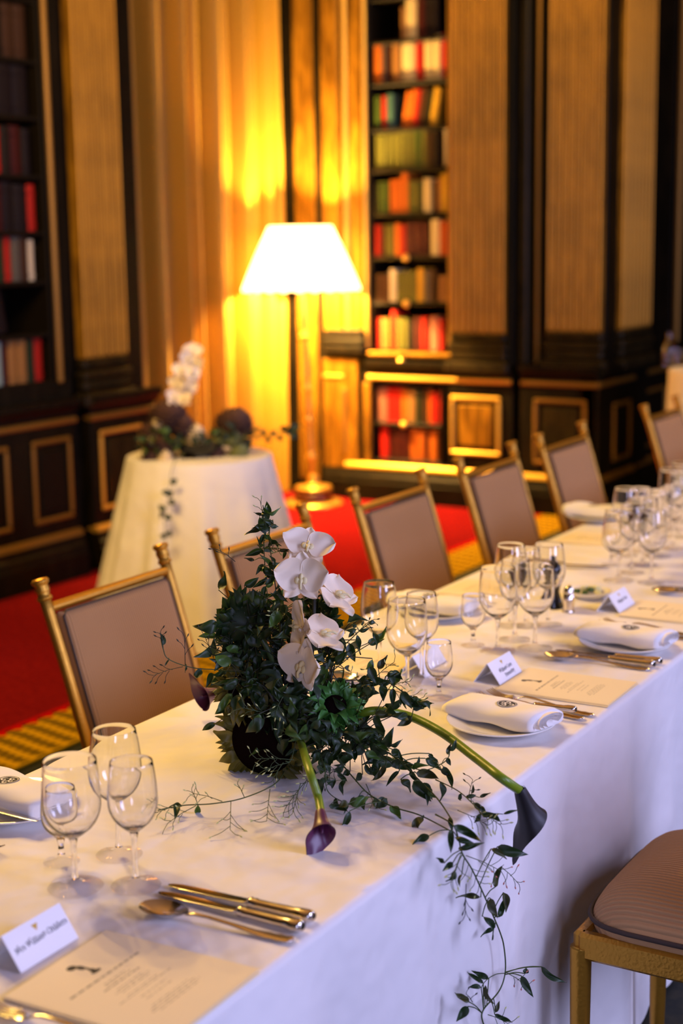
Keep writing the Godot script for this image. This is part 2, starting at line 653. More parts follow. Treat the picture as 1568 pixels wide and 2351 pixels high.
	on_wall(wf, "gilt_moulding", FIN, boxm(Vector3(-4.79, 2.62, 0.006), Vector3(0.026, 3.3, 0.036), 0.01), M.gilt)
	on_wall(wf, "gilt_moulding", FIN, boxm(Vector3(-4.198, 2.62, 0.006), Vector3(0.03, 3.3, 0.03), 0.01), M.gilt_dim)
	# set-back strip and the corner pilasters on their pedestals
	on_wall(wf, "strip", FIN, boxm(Vector3(-3.735, 2.7, -0.06), Vector3(0.06, 3.6, 0.05), 0.01), M.panel_wood)
	on_wall(wf, "gilt_moulding", FIN, boxm(Vector3(-3.655, 2.7, -0.08), Vector3(0.022, 3.6, 0.03), 0.008), M.gilt_dim)
	pilaster(wf, FIN.translated(Vector3(0.07, 0, 0)), -3.575, -3.235, 1.10, 0.03, 8)
	on_wall(wf, "pedestal", FIN, boxm(Vector3(-3.48, 0.45, -0.12), Vector3(0.48, 0.9, 0.28), 0.006), M.dark_wood)
	panel(wf, FIN.translated(Vector3(-0.02, 0, 0)), -3.63, -3.29, 0.30, 0.70, "gilt_dim")
	rail(wf, FIN, -3.715, -3.22, 0.02, "gilt_dim")
	plinth(wf, FIN, -3.715, -3.22, 0.02)
	# round the corner
	pilaster(wr, BEYOND, 8.80, 9.33, 1.10, 0.02, 8)
	on_wall(wr, "pedestal", BEYOND, boxm(Vector3(8.79, 0.45, -0.06), Vector3(0.62, 0.9, 0.12), 0.006), M.dark_wood)
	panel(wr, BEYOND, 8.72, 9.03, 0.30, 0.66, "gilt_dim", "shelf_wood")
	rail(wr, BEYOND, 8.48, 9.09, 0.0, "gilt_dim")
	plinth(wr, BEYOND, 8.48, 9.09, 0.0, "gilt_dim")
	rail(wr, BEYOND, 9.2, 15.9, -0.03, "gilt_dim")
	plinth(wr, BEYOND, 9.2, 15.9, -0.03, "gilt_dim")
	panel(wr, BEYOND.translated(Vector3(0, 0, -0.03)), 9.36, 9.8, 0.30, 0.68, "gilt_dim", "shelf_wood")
	on_wall(wr, "gilt_moulding", BEYOND, boxm(Vector3(9.97, 2.7, -0.02), Vector3(0.05, 3.5, 0.04), 0.012), M.gilt_dim)
	# the rest of the shell, out of the picture: end walls, and the window wall behind the camera
	struct("wall_far", span(Vector3(16, 0, -6), Vector3(16.3, 5.2, 2.7)), M.dark_wood)
	struct("wall_end", span(Vector3(-4.3, 0, -6), Vector3(-4, 5.2, 2.7)), M.dark_wood)
	b = MB.new()
	b.box(Vector3(6, 0.5, 2.55), Vector3(20, 1.0, 0.3), 0.004)
	b.box(Vector3(6, 4.47, 2.55), Vector3(20, 1.46, 0.3), 0.004)
	for r in [[-4.0, -3.0], [-1.4, 1.4], [3.0, 5.8], [7.4, 16.0]]:
		b.box(Vector3((r[0] + r[1]) / 2, 2.37, 2.55), Vector3(r[1] - r[0], 2.75, 0.3), 0.004)
	struct("wall_near", b.done(), M.dark_wood)
	for k in 3:
		var x := -2.2 + 4.4 * k
		var f := MB.new()
		for q in [-0.78, 0.0, 0.78]:
			f.box(Vector3(x + q, 2.37, 2.6), Vector3(0.05, 2.74, 0.06), 0.006)
		for q in [1.03, 1.9, 2.8, 3.71]:
			f.box(Vector3(x, q, 2.6), Vector3(1.6, 0.05, 0.055), 0.006)
		var w := struct("window_%d" % (k + 1), f.done(), M.card_white)
		part(w, "pane", boxm(Vector3(x, 2.37, 2.6), Vector3(1.56, 2.7, 0.006), 0.001), M.glass_sheet)


func carpet_strip(z0: float, z1: float, period: float) -> ArrayMesh:
	var m := MB.new()
	var rows: Array = []
	var uvs: Array = []
	for z in [z0, z1]:
		var r := PackedVector3Array()
		var u := PackedVector2Array()
		for i in 41:
			var x := -4.0 + 0.5 * i
			r.append(Vector3(x, 0.0, z))
			u.append(Vector2(x / period, (z - z0) / (z1 - z0)))
		rows.append(r)
		uvs.append(u)
	m.grid(rows, false, false, uvs)
	return m.done()


# gold scrolls with cross-bars between red above and dark green below
func border_picture() -> ImageTexture:
	var n := 256
	var im := Image.create_empty(n, n, false, Image.FORMAT_RGB8)
	var gold := Color(0.72, 0.55, 0.09)
	var green := Color(0.10, 0.12, 0.075)
	var red := Color(0.66, 0.05, 0.05)
	for y in n:
		for x in n:
			var u := float(x) / n * 4.0
			var v := float(y) / n
			var c := green
			var top: float = 0.10 + 0.05 * sin(TAU * u)
			var s: float = fposmod(u + 0.55 * smoothstep(0.15, 0.85, v) , 1.0)
			if v < top:
				c = red
			elif v < 0.92:
				if s < 0.42:
					c = gold
				elif fposmod(v * 9.0, 1.0) < 0.45:
					c = gold.darkened(0.15)
			if v > 0.86:
				c = gold.lerp(green, smoothstep(0.86, 0.97, v))
			var k: float = 0.9 + 0.2 * rng.randf()
			im.set_pixel(x, y, Color(c.r * k, c.g * k, c.b * k))
	return ImageTexture.create_from_image(im)


# ---------------------------------------------------------------- bookcases and books
const BOOK_COLOURS := {
	"orange": Color(0.80, 0.42, 0.12), "cream": Color(0.88, 0.80, 0.60), "red": Color(0.68, 0.12, 0.08), "bright red": Color(0.78, 0.12, 0.09),
	"maroon": Color(0.33, 0.08, 0.07), "olive green": Color(0.36, 0.36, 0.14), "dark green": Color(0.12, 0.18, 0.10), "green": Color(0.22, 0.30, 0.10),
	"teal": Color(0.22, 0.36, 0.36), "brown": Color(0.32, 0.19, 0.10), "dark brown": Color(0.15, 0.10, 0.07), "tan": Color(0.62, 0.44, 0.24),
	"yellow": Color(0.80, 0.62, 0.18), "grey": Color(0.36, 0.34, 0.32), "dark purple": Color(0.13, 0.08, 0.10), "pale blue": Color(0.58, 0.68, 0.68), "pink": Color(0.70, 0.45, 0.38), "white": Color(0.85, 0.80, 0.72),
}
var book_mats := {}
var book_meshes := {}


func book_mat(c: String) -> StandardMaterial3D:
	if not book_mats.has(c):
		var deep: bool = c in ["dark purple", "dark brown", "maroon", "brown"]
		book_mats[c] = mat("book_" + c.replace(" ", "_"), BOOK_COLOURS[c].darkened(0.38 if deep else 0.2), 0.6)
		book_mats[c].metallic_specular = 0.25
	return book_mats[c]


# cover: rounded spine and two boards; pages: the block between them. Origin at the middle of the spine's foot, spine towards +z
func book_mesh(w: float, h: float, d: float) -> Array:
	var key := "%.3f %.3f %.3f" % [w, h, d]
	if not book_meshes.has(key):
		var m := MB.new()
		var rows: Array = []
		for i in 9:
			var a := PI * i / 8
			var p := Vector3(w / 2 * cos(a), 0, 0.012 * sin(a) - 0.012)
			rows.append(PackedVector3Array([p, p + Vector3(0, h, 0)]))
		m.grid(rows, true)
		for s in [-1.0, 1.0]:
			m.box(Vector3(s * (w / 2 - 0.0015), h / 2, -d / 2 - 0.006), Vector3(0.003, h, d - 0.012), 0.0008)
		for k in [0.13, 0.8]:
			m.box(Vector3(0, h * k, -0.003), Vector3(w * 0.92, 0.004, 0.009), 0.0015)
		book_meshes[key] = [m.done(), boxm(Vector3(0, h / 2, -d / 2 - 0.002), Vector3(w - 0.006, h - 0.008, d - 0.02), 0.001)]
	return book_meshes[key]


# one row of books; list of [colour, width in units, height share, lean]; colour "-" is a gap
func shelf_of_books(face: Transform3D, list: Array, x0: float, x1: float, y: float, room: float, where: String, group: String) -> void:
	var total := 0.0
	for b in list:
		total += b[1]
	var unit := (x1 - x0) / total
	var x := x0
	var k := 0
	for b in list:
		var w: float = b[1] * unit
		if b[0] != "-":
			var h: float = room * b[2]
			var lean: float = b[3] if b.size() > 3 else 0.0
			var d: float = 0.15 + 0.05 * rng.randf()
			var g := book_mesh(snappedf(w - 0.0012, 0.001), snappedf(h, 0.005), snappedf(d, 0.01))
			var label := "%s book, %s from the left on the %s" % [b[0], ordinal(k), where]
			if lean != 0.0:
				label = "leaning " + label
			var o := thing("book", label, "book", Vector3.ZERO, 0.0, group)
			o.transform = face * Transform3D(Basis(Vector3.BACK, -lean), Vector3(x + w / 2, y + (w / 2 * abs(sin(lean))), -0.035 - 0.012 * rng.randf()))
			part(o, "cover", g[0], book_mat(b[0]))
			part(o, "pages", g[1], M.card_cream)
			k += 1
		x += w


func bookcase(label: String, face: Transform3D, x0: float, x1: float, y0: float, y1: float, shelves: Array, dim: float) -> Node3D:
	var o := thing("bookcase", label, "bookcase")
	o.transform = face * Transform3D(Basis.IDENTITY, Vector3((x0 + x1) / 2, y0, 0))
	var w := x1 - x0
	part(o, "back_panel", boxm(Vector3(0, (y1 - y0) / 2, -dim + 0.01), Vector3(w, y1 - y0, 0.02), 0.002), M.recess)
	for s in [-1.0, 1.0]:
		part(o, "side_panel", boxm(Vector3(s * (w / 2 - 0.008), (y1 - y0) / 2, -dim / 2), Vector3(0.016, y1 - y0, dim - 0.02), 0.003), M.shelf_wood)
	for y in shelves:
		part(o, "shelf", boxm(Vector3(0, y - y0 - 0.013, -dim / 2), Vector3(w - 0.032, 0.024, dim - 0.03), 0.005), M.shelf_wood)
	return o


func build_bookcases() -> void:
	var top_names := ["top visible shelf", "second shelf", "third shelf", "fourth shelf", "fifth shelf", "sixth shelf", "seventh shelf", "lowest shelf"]
	bookcase("tall lamplit bookcase with eight rows of books, right of the floor lamp", FIN, -4.775, -4.21, 0.955, 3.74, [1.273, 1.558, 1.823, 2.097, 2.344, 2.621, 2.868, 3.13, 3.4], 0.4)
	var rows := [
		[2.868, [["-", 68, 0], ["tan", 10, 0.7], ["cream", 28, 0.95], ["maroon", 20, 0.97], ["dark purple", 16, 0.97], ["dark purple", 14, 0.9], ["-", 24, 0]]],
		[2.621, [["orange", 22, 0.85], ["grey", 9, 0.85], ["maroon", 8, 0.8], ["brown", 7, 0.82], ["tan", 22, 0.87], ["cream", 34, 0.92], ["red", 20, 0.93], ["cream", 20, 0.92], ["cream", 20, 0.93], ["red", 18, 0.95]]],
		[2.344, [["green", 19, 0.72], ["red", 12, 0.72], ["teal", 18, 0.76], ["-", 18, 0], ["orange", 13, 0.78, 0.17], ["orange", 13, 0.8, 0.17], ["red", 12, 0.8, 0.17], ["brown", 18, 0.82, 0.15], ["dark green", 11, 0.78, 0.17], ["yellow", 17, 0.8, 0.17], ["-", 30, 0]]],
		[2.097, [["olive green", 14, 0.78], ["olive green", 14, 0.78], ["olive green", 14, 0.78], ["olive green", 14, 0.78], ["olive green", 14, 0.79], ["olive green", 14, 0.8], ["olive green", 14, 0.8], ["green", 14, 0.82], ["olive green", 14, 0.8], ["brown", 10, 0.78], ["dark brown", 16, 0.78], ["-", 10, 0], ["white", 14, 0.82]]],
		[1.823, [["dark brown", 8, 0.7], ["green", 13, 0.72], ["green", 13, 0.72], ["orange", 13, 0.76], ["orange", 14, 0.77], ["orange", 16, 0.9], ["olive green", 13, 0.72], ["olive green", 12, 0.72], ["dark green", 9, 0.7], ["cream", 19, 0.76], ["brown", 9, 0.7], ["tan", 10, 0.76], ["yellow", 20, 0.84]]],
		[1.558, [["red", 12, 0.72], ["maroon", 10, 0.72], ["olive green", 11, 0.72], ["olive green", 11, 0.72], ["orange", 13, 0.74], ["red", 12, 0.7], ["maroon", 17, 0.75], ["maroon", 17, 0.75], ["maroon", 14, 0.74], ["-", 5, 0], ["cream", 20, 0.8], ["orange", 10, 0.78], ["red", 12, 0.76]]],
		[1.273, [["brown", 16, 0.62], ["brown", 16, 0.62], ["white", 16, 0.74], ["olive green", 16, 0.68], ["olive green", 16, 0.7], ["olive green", 16, 0.7], ["yellow", 16, 0.76], ["grey", 13, 0.7], ["brown", 14, 0.72], ["-", 6, 0], ["tan", 12, 0.58], ["tan", 12, 0.6]]],
		[0.965, [["red", 12, 0.66], ["tan", 12, 0.66], ["olive green", 12, 0.67], ["red", 12, 0.84], ["olive green", 14, 0.68], ["olive green", 12, 0.66], ["dark brown", 13, 0.62], ["maroon", 15, 0.7], ["red", 14, 0.7], ["maroon", 9, 0.66], ["pink", 18, 0.72], ["red", 12, 0.66], ["-", 12, 0]]],
	]
	for i in rows.size():
		shelf_of_books(FIN, rows[i][1], -4.756, -4.228, rows[i][0], 0.272 if i < 7 else 0.3, top_names[i] + " of the lamplit bookcase", "books in the lamplit bookcase")
	bookcase("low bookcase of two shelves under the gilt rail of the lamplit bookcase", FIN, -4.775, -4.26, 0.24, 0.748, [0.262, 0.502], 0.4)
	shelf_of_books(FIN, [["pink", 24, 0.9], ["bright red", 15, 0.93], ["bright red", 16, 0.93], ["orange", 14, 0.9], ["tan", 20, 0.86], ["dark green", 12, 0.86], ["brown", 14, 0.9], ["orange", 8, 0.9], ["bright red", 12, 0.84], ["red", 10, 0.86], ["-", 3, 0]], -4.758, -4.277, 0.502, 0.238, "upper shelf of the low bookcase", "books in the low bookcase")
	shelf_of_books(FIN, [["-", 8, 0], ["bright red", 20, 0.92], ["maroon", 18, 0.9], ["maroon", 18, 0.9], ["maroon", 16, 0.9], ["orange", 17, 0.9], ["orange", 17, 0.9], ["maroon", 9, 0.9], ["orange", 20, 0.88], ["-", 12, 0]], -4.758, -4.277, 0.262, 0.226, "lower shelf of the low bookcase", "books in the low bookcase")
	# the shaded bookcase on the left
	bookcase("tall shaded bookcase at the left edge of the photograph", LEFT, 4.55, 5.735, 0.985, 3.9, [1.0, 1.235, 1.487, 1.723, 1.988, 2.262, 2.522, 2.8, 3.1, 3.4], 0.31)
	var wall: Node3D = get_node("wall_left")
	on_wall(wall, "gilt_moulding", LEFT, boxm(Vector3(5.758, 2.6, 0.006), Vector3(0.034, 3.24, 0.03), 0.01), M.gilt_dim)
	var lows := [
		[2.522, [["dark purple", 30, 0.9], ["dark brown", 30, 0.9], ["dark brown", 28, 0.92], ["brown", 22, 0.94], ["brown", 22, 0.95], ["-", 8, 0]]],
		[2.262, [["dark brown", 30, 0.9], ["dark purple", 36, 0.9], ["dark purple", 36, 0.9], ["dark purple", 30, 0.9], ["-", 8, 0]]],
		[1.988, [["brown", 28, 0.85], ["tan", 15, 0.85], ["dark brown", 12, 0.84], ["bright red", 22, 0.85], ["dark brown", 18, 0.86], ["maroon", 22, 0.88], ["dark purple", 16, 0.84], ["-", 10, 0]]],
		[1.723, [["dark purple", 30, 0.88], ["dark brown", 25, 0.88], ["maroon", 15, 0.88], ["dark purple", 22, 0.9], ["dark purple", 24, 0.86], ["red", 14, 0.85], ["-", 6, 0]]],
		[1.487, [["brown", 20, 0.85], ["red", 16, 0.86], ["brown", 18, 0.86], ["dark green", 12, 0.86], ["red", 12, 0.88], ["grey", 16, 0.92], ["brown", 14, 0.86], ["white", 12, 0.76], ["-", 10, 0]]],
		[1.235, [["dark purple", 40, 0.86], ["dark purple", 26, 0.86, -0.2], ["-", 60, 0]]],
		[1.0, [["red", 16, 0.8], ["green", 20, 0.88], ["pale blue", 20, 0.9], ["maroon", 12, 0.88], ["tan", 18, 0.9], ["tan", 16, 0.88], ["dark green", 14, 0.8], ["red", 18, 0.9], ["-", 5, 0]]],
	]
	var low_names := ["top visible shelf", "second shelf", "third shelf", "fourth shelf", "fifth shelf", "sixth shelf", "lowest shelf"]
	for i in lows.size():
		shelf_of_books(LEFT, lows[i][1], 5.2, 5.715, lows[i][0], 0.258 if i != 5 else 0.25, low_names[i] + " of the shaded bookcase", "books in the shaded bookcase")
	# small brass lights that mark the shelves of the lamplit bookcase
	for y in [0.9, 0.49, 1.26, 1.545]:
		var k := MB.new()
		k.lathe([Vector2(0, 0), Vector2(0.022, 0.0), Vector2(0.024, 0.004), Vector2(0.02, 0.013), Vector2(0.011, 0.02), Vector2(0, 0.023)], 18)
		var o := solo("shelf_plate", k.done(), M.brass, "small round brass plate on the %s of the lamplit bookcase" % {0.9: "sill", 0.49: "low shelf edge", 1.26: "second lowest shelf edge", 1.545: "third lowest shelf edge"}[y], "plate", "round brass plates on the shelf edges")
		o.transform = FIN * Transform3D(Basis(Vector3.RIGHT, PI / 2), Vector3(-4.5 - (0.015 if y > 1.0 else 0.04), y, 0.016 if y == 0.9 else -0.012))


# ---------------------------------------------------------------- curtain, lamp, side table, chairs
func build_curtain() -> void:
	var m := MB.new()
	var rows: Array = []
	var n := 420
	for j in 2:
		rows.append(PackedVector3Array())
	var ys := [0.012, 0.4, 1.2, 2.2, 3.2, 4.9]
	rows = []
	for i in n + 1:
		var x := 6.46 + 2.04 * i / n
		var row := PackedVector3Array()
		for y in ys:
			var s: float = x + 0.012 * sin(y * 1.7 + x * 4.0)
			var f: float = 0.062 * sin(TAU * s / 0.148 + 0.9 * sin(s * 3.1)) + 0.03 * sin(TAU * s / 0.31 + 1.3) + 0.008 * sin(TAU * s / 0.067 + y * 0.3)
			var gap: float = exp(-pow((s - 7.37) / 0.075, 2.0))
			row.append(Vector3(x, y, -5.45 + f * (1.0 - gap) - 0.10 * gap))
		rows.append(row)
	m.grid(rows)
	solo("curtain", m.done(), M.curtain_gold, "floor-length gold curtain hanging in deep folds behind the floor lamp", "curtain")


func ring(y: float, r: float, h: float) -> Array:
	return [Vector2(r * 0.62, y - h), Vector2(r, y - h * 0.4), Vector2(r, y + h * 0.4), Vector2(r * 0.62, y + h)]


func build_lamp() -> void:
	var at := Vector3(8.1, 0, -4.975)
	var o := thing("floor_lamp", "tall brass floor lamp with a glowing pleated white shade, in front of the gold curtain", "lamp", at)
	part(o, "foot", lathe([Vector2(0, 0.0), Vector2(0.185, 0.0), Vector2(0.19, 0.012), Vector2(0.18, 0.026), Vector2(0.15, 0.034), Vector2(0, 0.036)], 40), M.brass)
	part(o, "foot_block", lathe([Vector2(0, 0.034), Vector2(0.12, 0.036), Vector2(0.125, 0.05), Vector2(0.118, 0.1), Vector2(0, 0.1)], 40), M.mahogany)
	part(o, "foot_dish", lathe([Vector2(0, 0.098), Vector2(0.105, 0.1), Vector2(0.12, 0.112), Vector2(0.11, 0.125), Vector2(0.06, 0.135), Vector2(0.03, 0.15), Vector2(0.036, 0.17), Vector2(0.03, 0.19), Vector2(0.014, 0.205), Vector2(0, 0.205)], 36), M.brass)
	var lean := Transform3D(Basis(Vector3.RIGHT, -0.042), Vector3.ZERO)
	var p: Array = [Vector2(0, 0.2), Vector2(0.014, 0.2), Vector2(0.014, 0.28)]
	for q in [[0.31, 0.03, 0.02], [0.54, 0.026, 0.014], [0.74, 0.028, 0.014], [1.07, 0.034, 0.018]]:
		p.append_array(ring(q[0], q[1], q[2]))
		p.append(Vector2(0.019, q[0] + 0.05))
		p.append(Vector2(0.022, q[0] + 0.09))
	p.append_array([Vector2(0.025, 1.25), Vector2(0.014, 1.36), Vector2(0.012, 1.5), Vector2(0, 1.5)])
	part(o, "pole", lathe(p, 20), M.brass, lean)
	var sh := MB.new()
	var rows: Array = []
	var n := 192
	for inner in [0.0, 1.0]:
		for k in 5:
			var t: float = k / 4.0
			if inner == 1.0:
				t = 1.0 - t
			var row := PackedVector3Array()
			for i in n:
				var a := TAU * i / n
				var pleat: float = 0.006 * sin(a * 48.0)
				var scallop: float = -0.012 * (0.5 + 0.5 * cos(a * 24.0)) * (1.0 - t)
				var r: float = lerpf(0.365, 0.19, t) + 0.02 * t * (1.0 - t) + pleat - 0.004 * inner
				row.append(Vector3(r * cos(a), 1.365 + 0.385 * t + scallop, r * sin(a)))
			rows.append(row)
	rows.append(rows[0])
	sh.grid(rows, false, true)
	part(o, "shade", sh.done(), M.lamp_shade, Transform3D(Basis.IDENTITY, Vector3(0, 0, -0.062)))
	var b := MB.new()
	b.ball(Vector3(0, 1.56, -0.062), Vector3(0.04, 0.055, 0.04), 16, 10)
	part(o, "bulb", b.done(), M.bulb)
	var l := OmniLight3D.new()
	l.name = "lamp_light"
	l.position = at + Vector3(0, 1.56, -0.062)
	l.light_color = Color(1.0, 0.78, 0.42)
	l.light_energy = 16.0
	l.light_size = 0.05
	l.omni_range = 30.0
	l.omni_attenuation = 2.0
	l.shadow_enabled = true
	add_child(l)


func cloth_cone(r_top: float, r_low: float, h: float, folds: int, amp: float) -> ArrayMesh:
	var m := MB.new()
	var rows: Array = []
	var n := 240
	for k in 15:
		var t: float = k / 14.0
		var row := PackedVector3Array()
		for i in n:
			var a := TAU * i / n
			var f: float = sin(a * folds + 1.5 * sin(a * 2.0)) + 0.4 * sin(a * (folds * 2 + 1) + 1.0)
			var r: float = lerpf(r_top, r_low, t) + f * amp * t
			row.append(Vector3(r * cos(a), h * (1.0 - t) + 0.004, r * sin(a)))
		rows.push_front(row)
	for q in [[0.985, 0.006], [0.6, 0.008], [0.001, 0.008]]:
		var row := PackedVector3Array()
		for i in n:
			var a := TAU * i / n
			row.append(Vector3(r_top * q[0] * cos(a), h + q[1], r_top * q[0] * sin(a)))
		rows.append(row)
	m.grid(rows, false, true)
	return m.done()


func build_side_table() -> void:
	var c := Vector3(5.275, 0, -3.816)
	var o := thing("side_table", "round side table hidden under a long white cloth, by the gold curtain", "table", c)
	part(o, "table_top", lathe([Vector2(0, 0.722), Vector2(0.295, 0.722), Vector2(0.3, 0.735), Vector2(0.295, 0.745), Vector2(0, 0.745)], 40), M.shelf_wood)
	part(o, "column", lathe([Vector2(0, 0.02), Vector2(0.2, 0.02), Vector2(0.2, 0.05), Vector2(0.04, 0.08), Vector2(0.04, 0.722), Vector2(0, 0.722)], 20), M.shelf_wood)
	var t := solo("tablecloth", cloth_cone(0.312, 0.49, 0.748, 11, 0.022), M.linen, "white floor-length cloth falling in folds over the round side table", "tablecloth")
	t.position = c


func build_chairs() -> void:
	var c := make_chair()
	# [x, z, turn, label]
	var list := [
		[2.73, -1.925, PI, "gold chair with taupe ribbed back, across the table at the left of the flowers"],
		[3.395, -1.925, PI, "gold chair with taupe back, half hidden behind the white orchids"],
		[4.13, -1.925, PI, "gold chair with taupe back, first right of the flowers across the table"],
		[4.855, -1.925, PI, "gold chair with taupe back, second right of the flowers across the table"],
		[5.55, -1.925, PI, "gold chair with taupe back, third right of the flowers across the table"],
		[6.68, -1.90, PI, "gold chair with warm-lit back at the far right, beside the service table"],
		[2.575, -0.772, 0.0, "gold chair on the near side, its ribbed seat drawn up to the tablecloth"],
	]
	for i in list.size():
		var at := at_turn(Vector3(list[i][0], 0, list[i][1]), list[i][2])
		if i == 0:
			c.transform = at
			c.set_meta("label", list[i][3])
		else:
			copy_of(c, at, list[i][3])


# a banquet chair: origin on the floor under the middle of the seat, facing -z
func make_chair() -> Node3D:
	var o := thing("dining_chair", "gold dining chair", "chair", Vector3.ZERO, 0.0, "gold banquet chairs round the long table")
	var hw := 0.222
	for s in [-1.0, 1.0]:
		var x: float = s * hw
		var path := smooth_path([Vector3(s * (hw - 0.015), 0.0, 0.235), Vector3(s * (hw - 0.012), 0.22, 0.2), Vector3(s * (hw - 0.008), 0.45, 0.205), Vector3(s * (hw - 0.003), 0.65, 0.255), Vector3(x, 0.872, 0.325)], 5)
		var rr: Array = []
		for i in path.size():
			rr.append(lerpf(0.0155, 0.0135, float(i) / path.size()))
		var post := MB.new()
		post.tube(path, rr, 12)
		part(o, "back_post", post.done(), M.chair_gold)
		var fin := lathe([Vector2(0, 0), Vector2(0.013, 0), Vector2(0.0175, 0.004), Vector2(0.0175, 0.009), Vector2(0.0135, 0.013), Vector2(0.0155, 0.02), Vector2(0.017, 0.028), Vector2(0.0145, 0.036), Vector2(0.0195, 0.041), Vector2(0.0205, 0.047), Vector2(0.016, 0.052), Vector2(0, 0.053)], 16)
		part(o, "finial", fin, M.chair_gold, Transform3D(Basis(Vector3.RIGHT, 0.3), Vector3(x, 0.868, 0.324)))
		var leg := MB.new()
		leg.tube([Vector3(s * 0.216, 0, -0.14), Vector3(s * 0.216, 0.12, -0.14), Vector3(s * 0.216, 0.42, -0.14)], [0.0135, 0.0165, 0.0195], 12)
		part(o, "front_leg", leg.done(), M.chair_gold)
		var st := MB.new()
		st.tube([Vector3(s * 0.216, 0.19, -0.14), Vector3(s * 0.2, 0.19, 0.205)], [0.009], 8)
		part(o, "stretcher", st.done(), M.chair_gold)
	var tr := MB.new()
	tr.tube([Vector3(-hw, 0.852, 0.318), Vector3(hw, 0.852, 0.318)], [0.0115], 10)
	part(o, "top_rail", tr.done(), M.chair_gold)
	# upholstered back, ribbed up and down
	var tilt := Transform3D(Basis(Vector3.RIGHT, 0.30), Vector3(0, 0.47, 0.205))
	part(o, "backrest", cushion(0.396, 0.378, 0.038, 0.009, 52, 0.016), M.taupe_rib, tilt * Transform3D(Basis(Vector3.RIGHT, 0), Vector3(0, 0.195, -0.006)))
	var pip := MB.new()
	var loop: Array = []
	for q in [Vector2(-0.196, 0.005), Vector2(-0.196, 0.37), Vector2(-0.184, 0.383), Vector2(0.184, 0.383), Vector2(0.196, 0.37), Vector2(0.196, 0.005), Vector2(0.184, -0.005), Vector2(-0.184, -0.005), Vector2(-0.196, 0.005)]:
		loop.append(Vector3(q.x, q.y, -0.02))
	pip.tube(loop, [0.0032], 6)
	part(o, "piping", pip.done(), M.dark_piping, tilt)
	# seat: frame, cushion with ribs running front to back, piping
	part(o, "seat_frame", seat_frame(), M.chair_gold)
	part(o, "seat", seat_cushion(), M.taupe_rib)
	var lp: Array = []
	for i in 41:
		var a := TAU * i / 40
		var sx: float = sign(cos(a)) * pow(abs(cos(a)), 0.42)
		var sz: float = sign(sin(a)) * pow(abs(sin(a)), 0.42)
		lp.append(Vector3(0.230 * sx, 0.468, 0.03 + 0.181 * sz))
	var sp := MB.new()
	sp.tube(lp, [0.0045], 6)
	part(o, "seat_piping", sp.done(), M.dark_piping)
	return o


func seat_frame() -> ArrayMesh:
	var m := MB.new()
	m.box(Vector3(0, 0.425, -0.14), Vector3(0.45, 0.05, 0.026), 0.006)
	m.box(Vector3(0, 0.425, 0.2), Vector3(0.43, 0.05, 0.024), 0.006)
	for s in [-1.0, 1.0]:
		m.box(Vector3(s * 0.218, 0.425, 0.03), Vector3(0.024, 0.05, 0.345), 0.006)
	return m.done()


# a soft panel of w x h in x and y, thickness d, with the ribs counted across x
func cushion(w: float, h: float, d: float, puff: float, ribs: int, r: float) -> ArrayMesh:
	var m := MB.new()
	for face in [-1.0, 1.0]:
		var rows: Array = []
		var uvs: Array = []
		for i in 15:
			var row := PackedVector3Array()
			var u := PackedVector2Array()
			for j in 15:
				var a: float = -1.0 + 2.0 * j / 14
				var b: float = -1.0 + 2.0 * i / 14
				a = sin(a * PI / 2)
				b = sin(b * PI / 2)
				var e: float = min(w / 2 * (1 - abs(a)), h / 2 * (1 - abs(b)))
				var roll: float = sqrt(max(0.0, 1.0 - pow(1.0 - min(1.0, e / r), 2.0)))
				row.append(Vector3(a * w / 2, b * h / 2, face * (d / 2 * roll + puff * (1 - a * a) * (1 - b * b))))
				u.append(Vector2(ribs * (a * 0.5 + 0.5), b))
			rows.append(row)
			uvs.append(u)
		m.grid(rows, face > 0, false, uvs)
	return m.done()


func seat_cushion() -> ArrayMesh:
	var m := MB.new()
	var rows: Array = []
	var uvs: Array = []
	for i in 12:
		var t: float = i / 11.0
		var row := PackedVector3Array()
		var u := PackedVector2Array()
		for j in 49:
			var a := TAU * j / 48
			var sx: float = sign(cos(a)) * pow(abs(cos(a)), 0.42)
			var sz: float = sign(sin(a)) * pow(abs(sin(a)), 0.42)
			var k: float = pow(cos(t * PI / 2), 0.75)
			var y: float = 0.45 + 0.092 * sin(t * PI / 2)
			if i == 0:
				k = 0.97
				y = 0.444
			row.append(Vector3(0.229 * sx * k, y, 0.03 + 0.18 * sz * k))
			u.append(Vector2(56.0 * (0.5 + 0.5 * sx * k) + 5.0 * (1.0 - k) * 0.0, 0.012 + sz * k))
		rows.append(row)
		uvs.append(u)
	m.grid(rows, false, true, uvs)
	return m.done()


# ---------------------------------------------------------------- the long table
func ridge(d: float, w: float) -> float:
	return exp(-pow(d / w, 2.0))


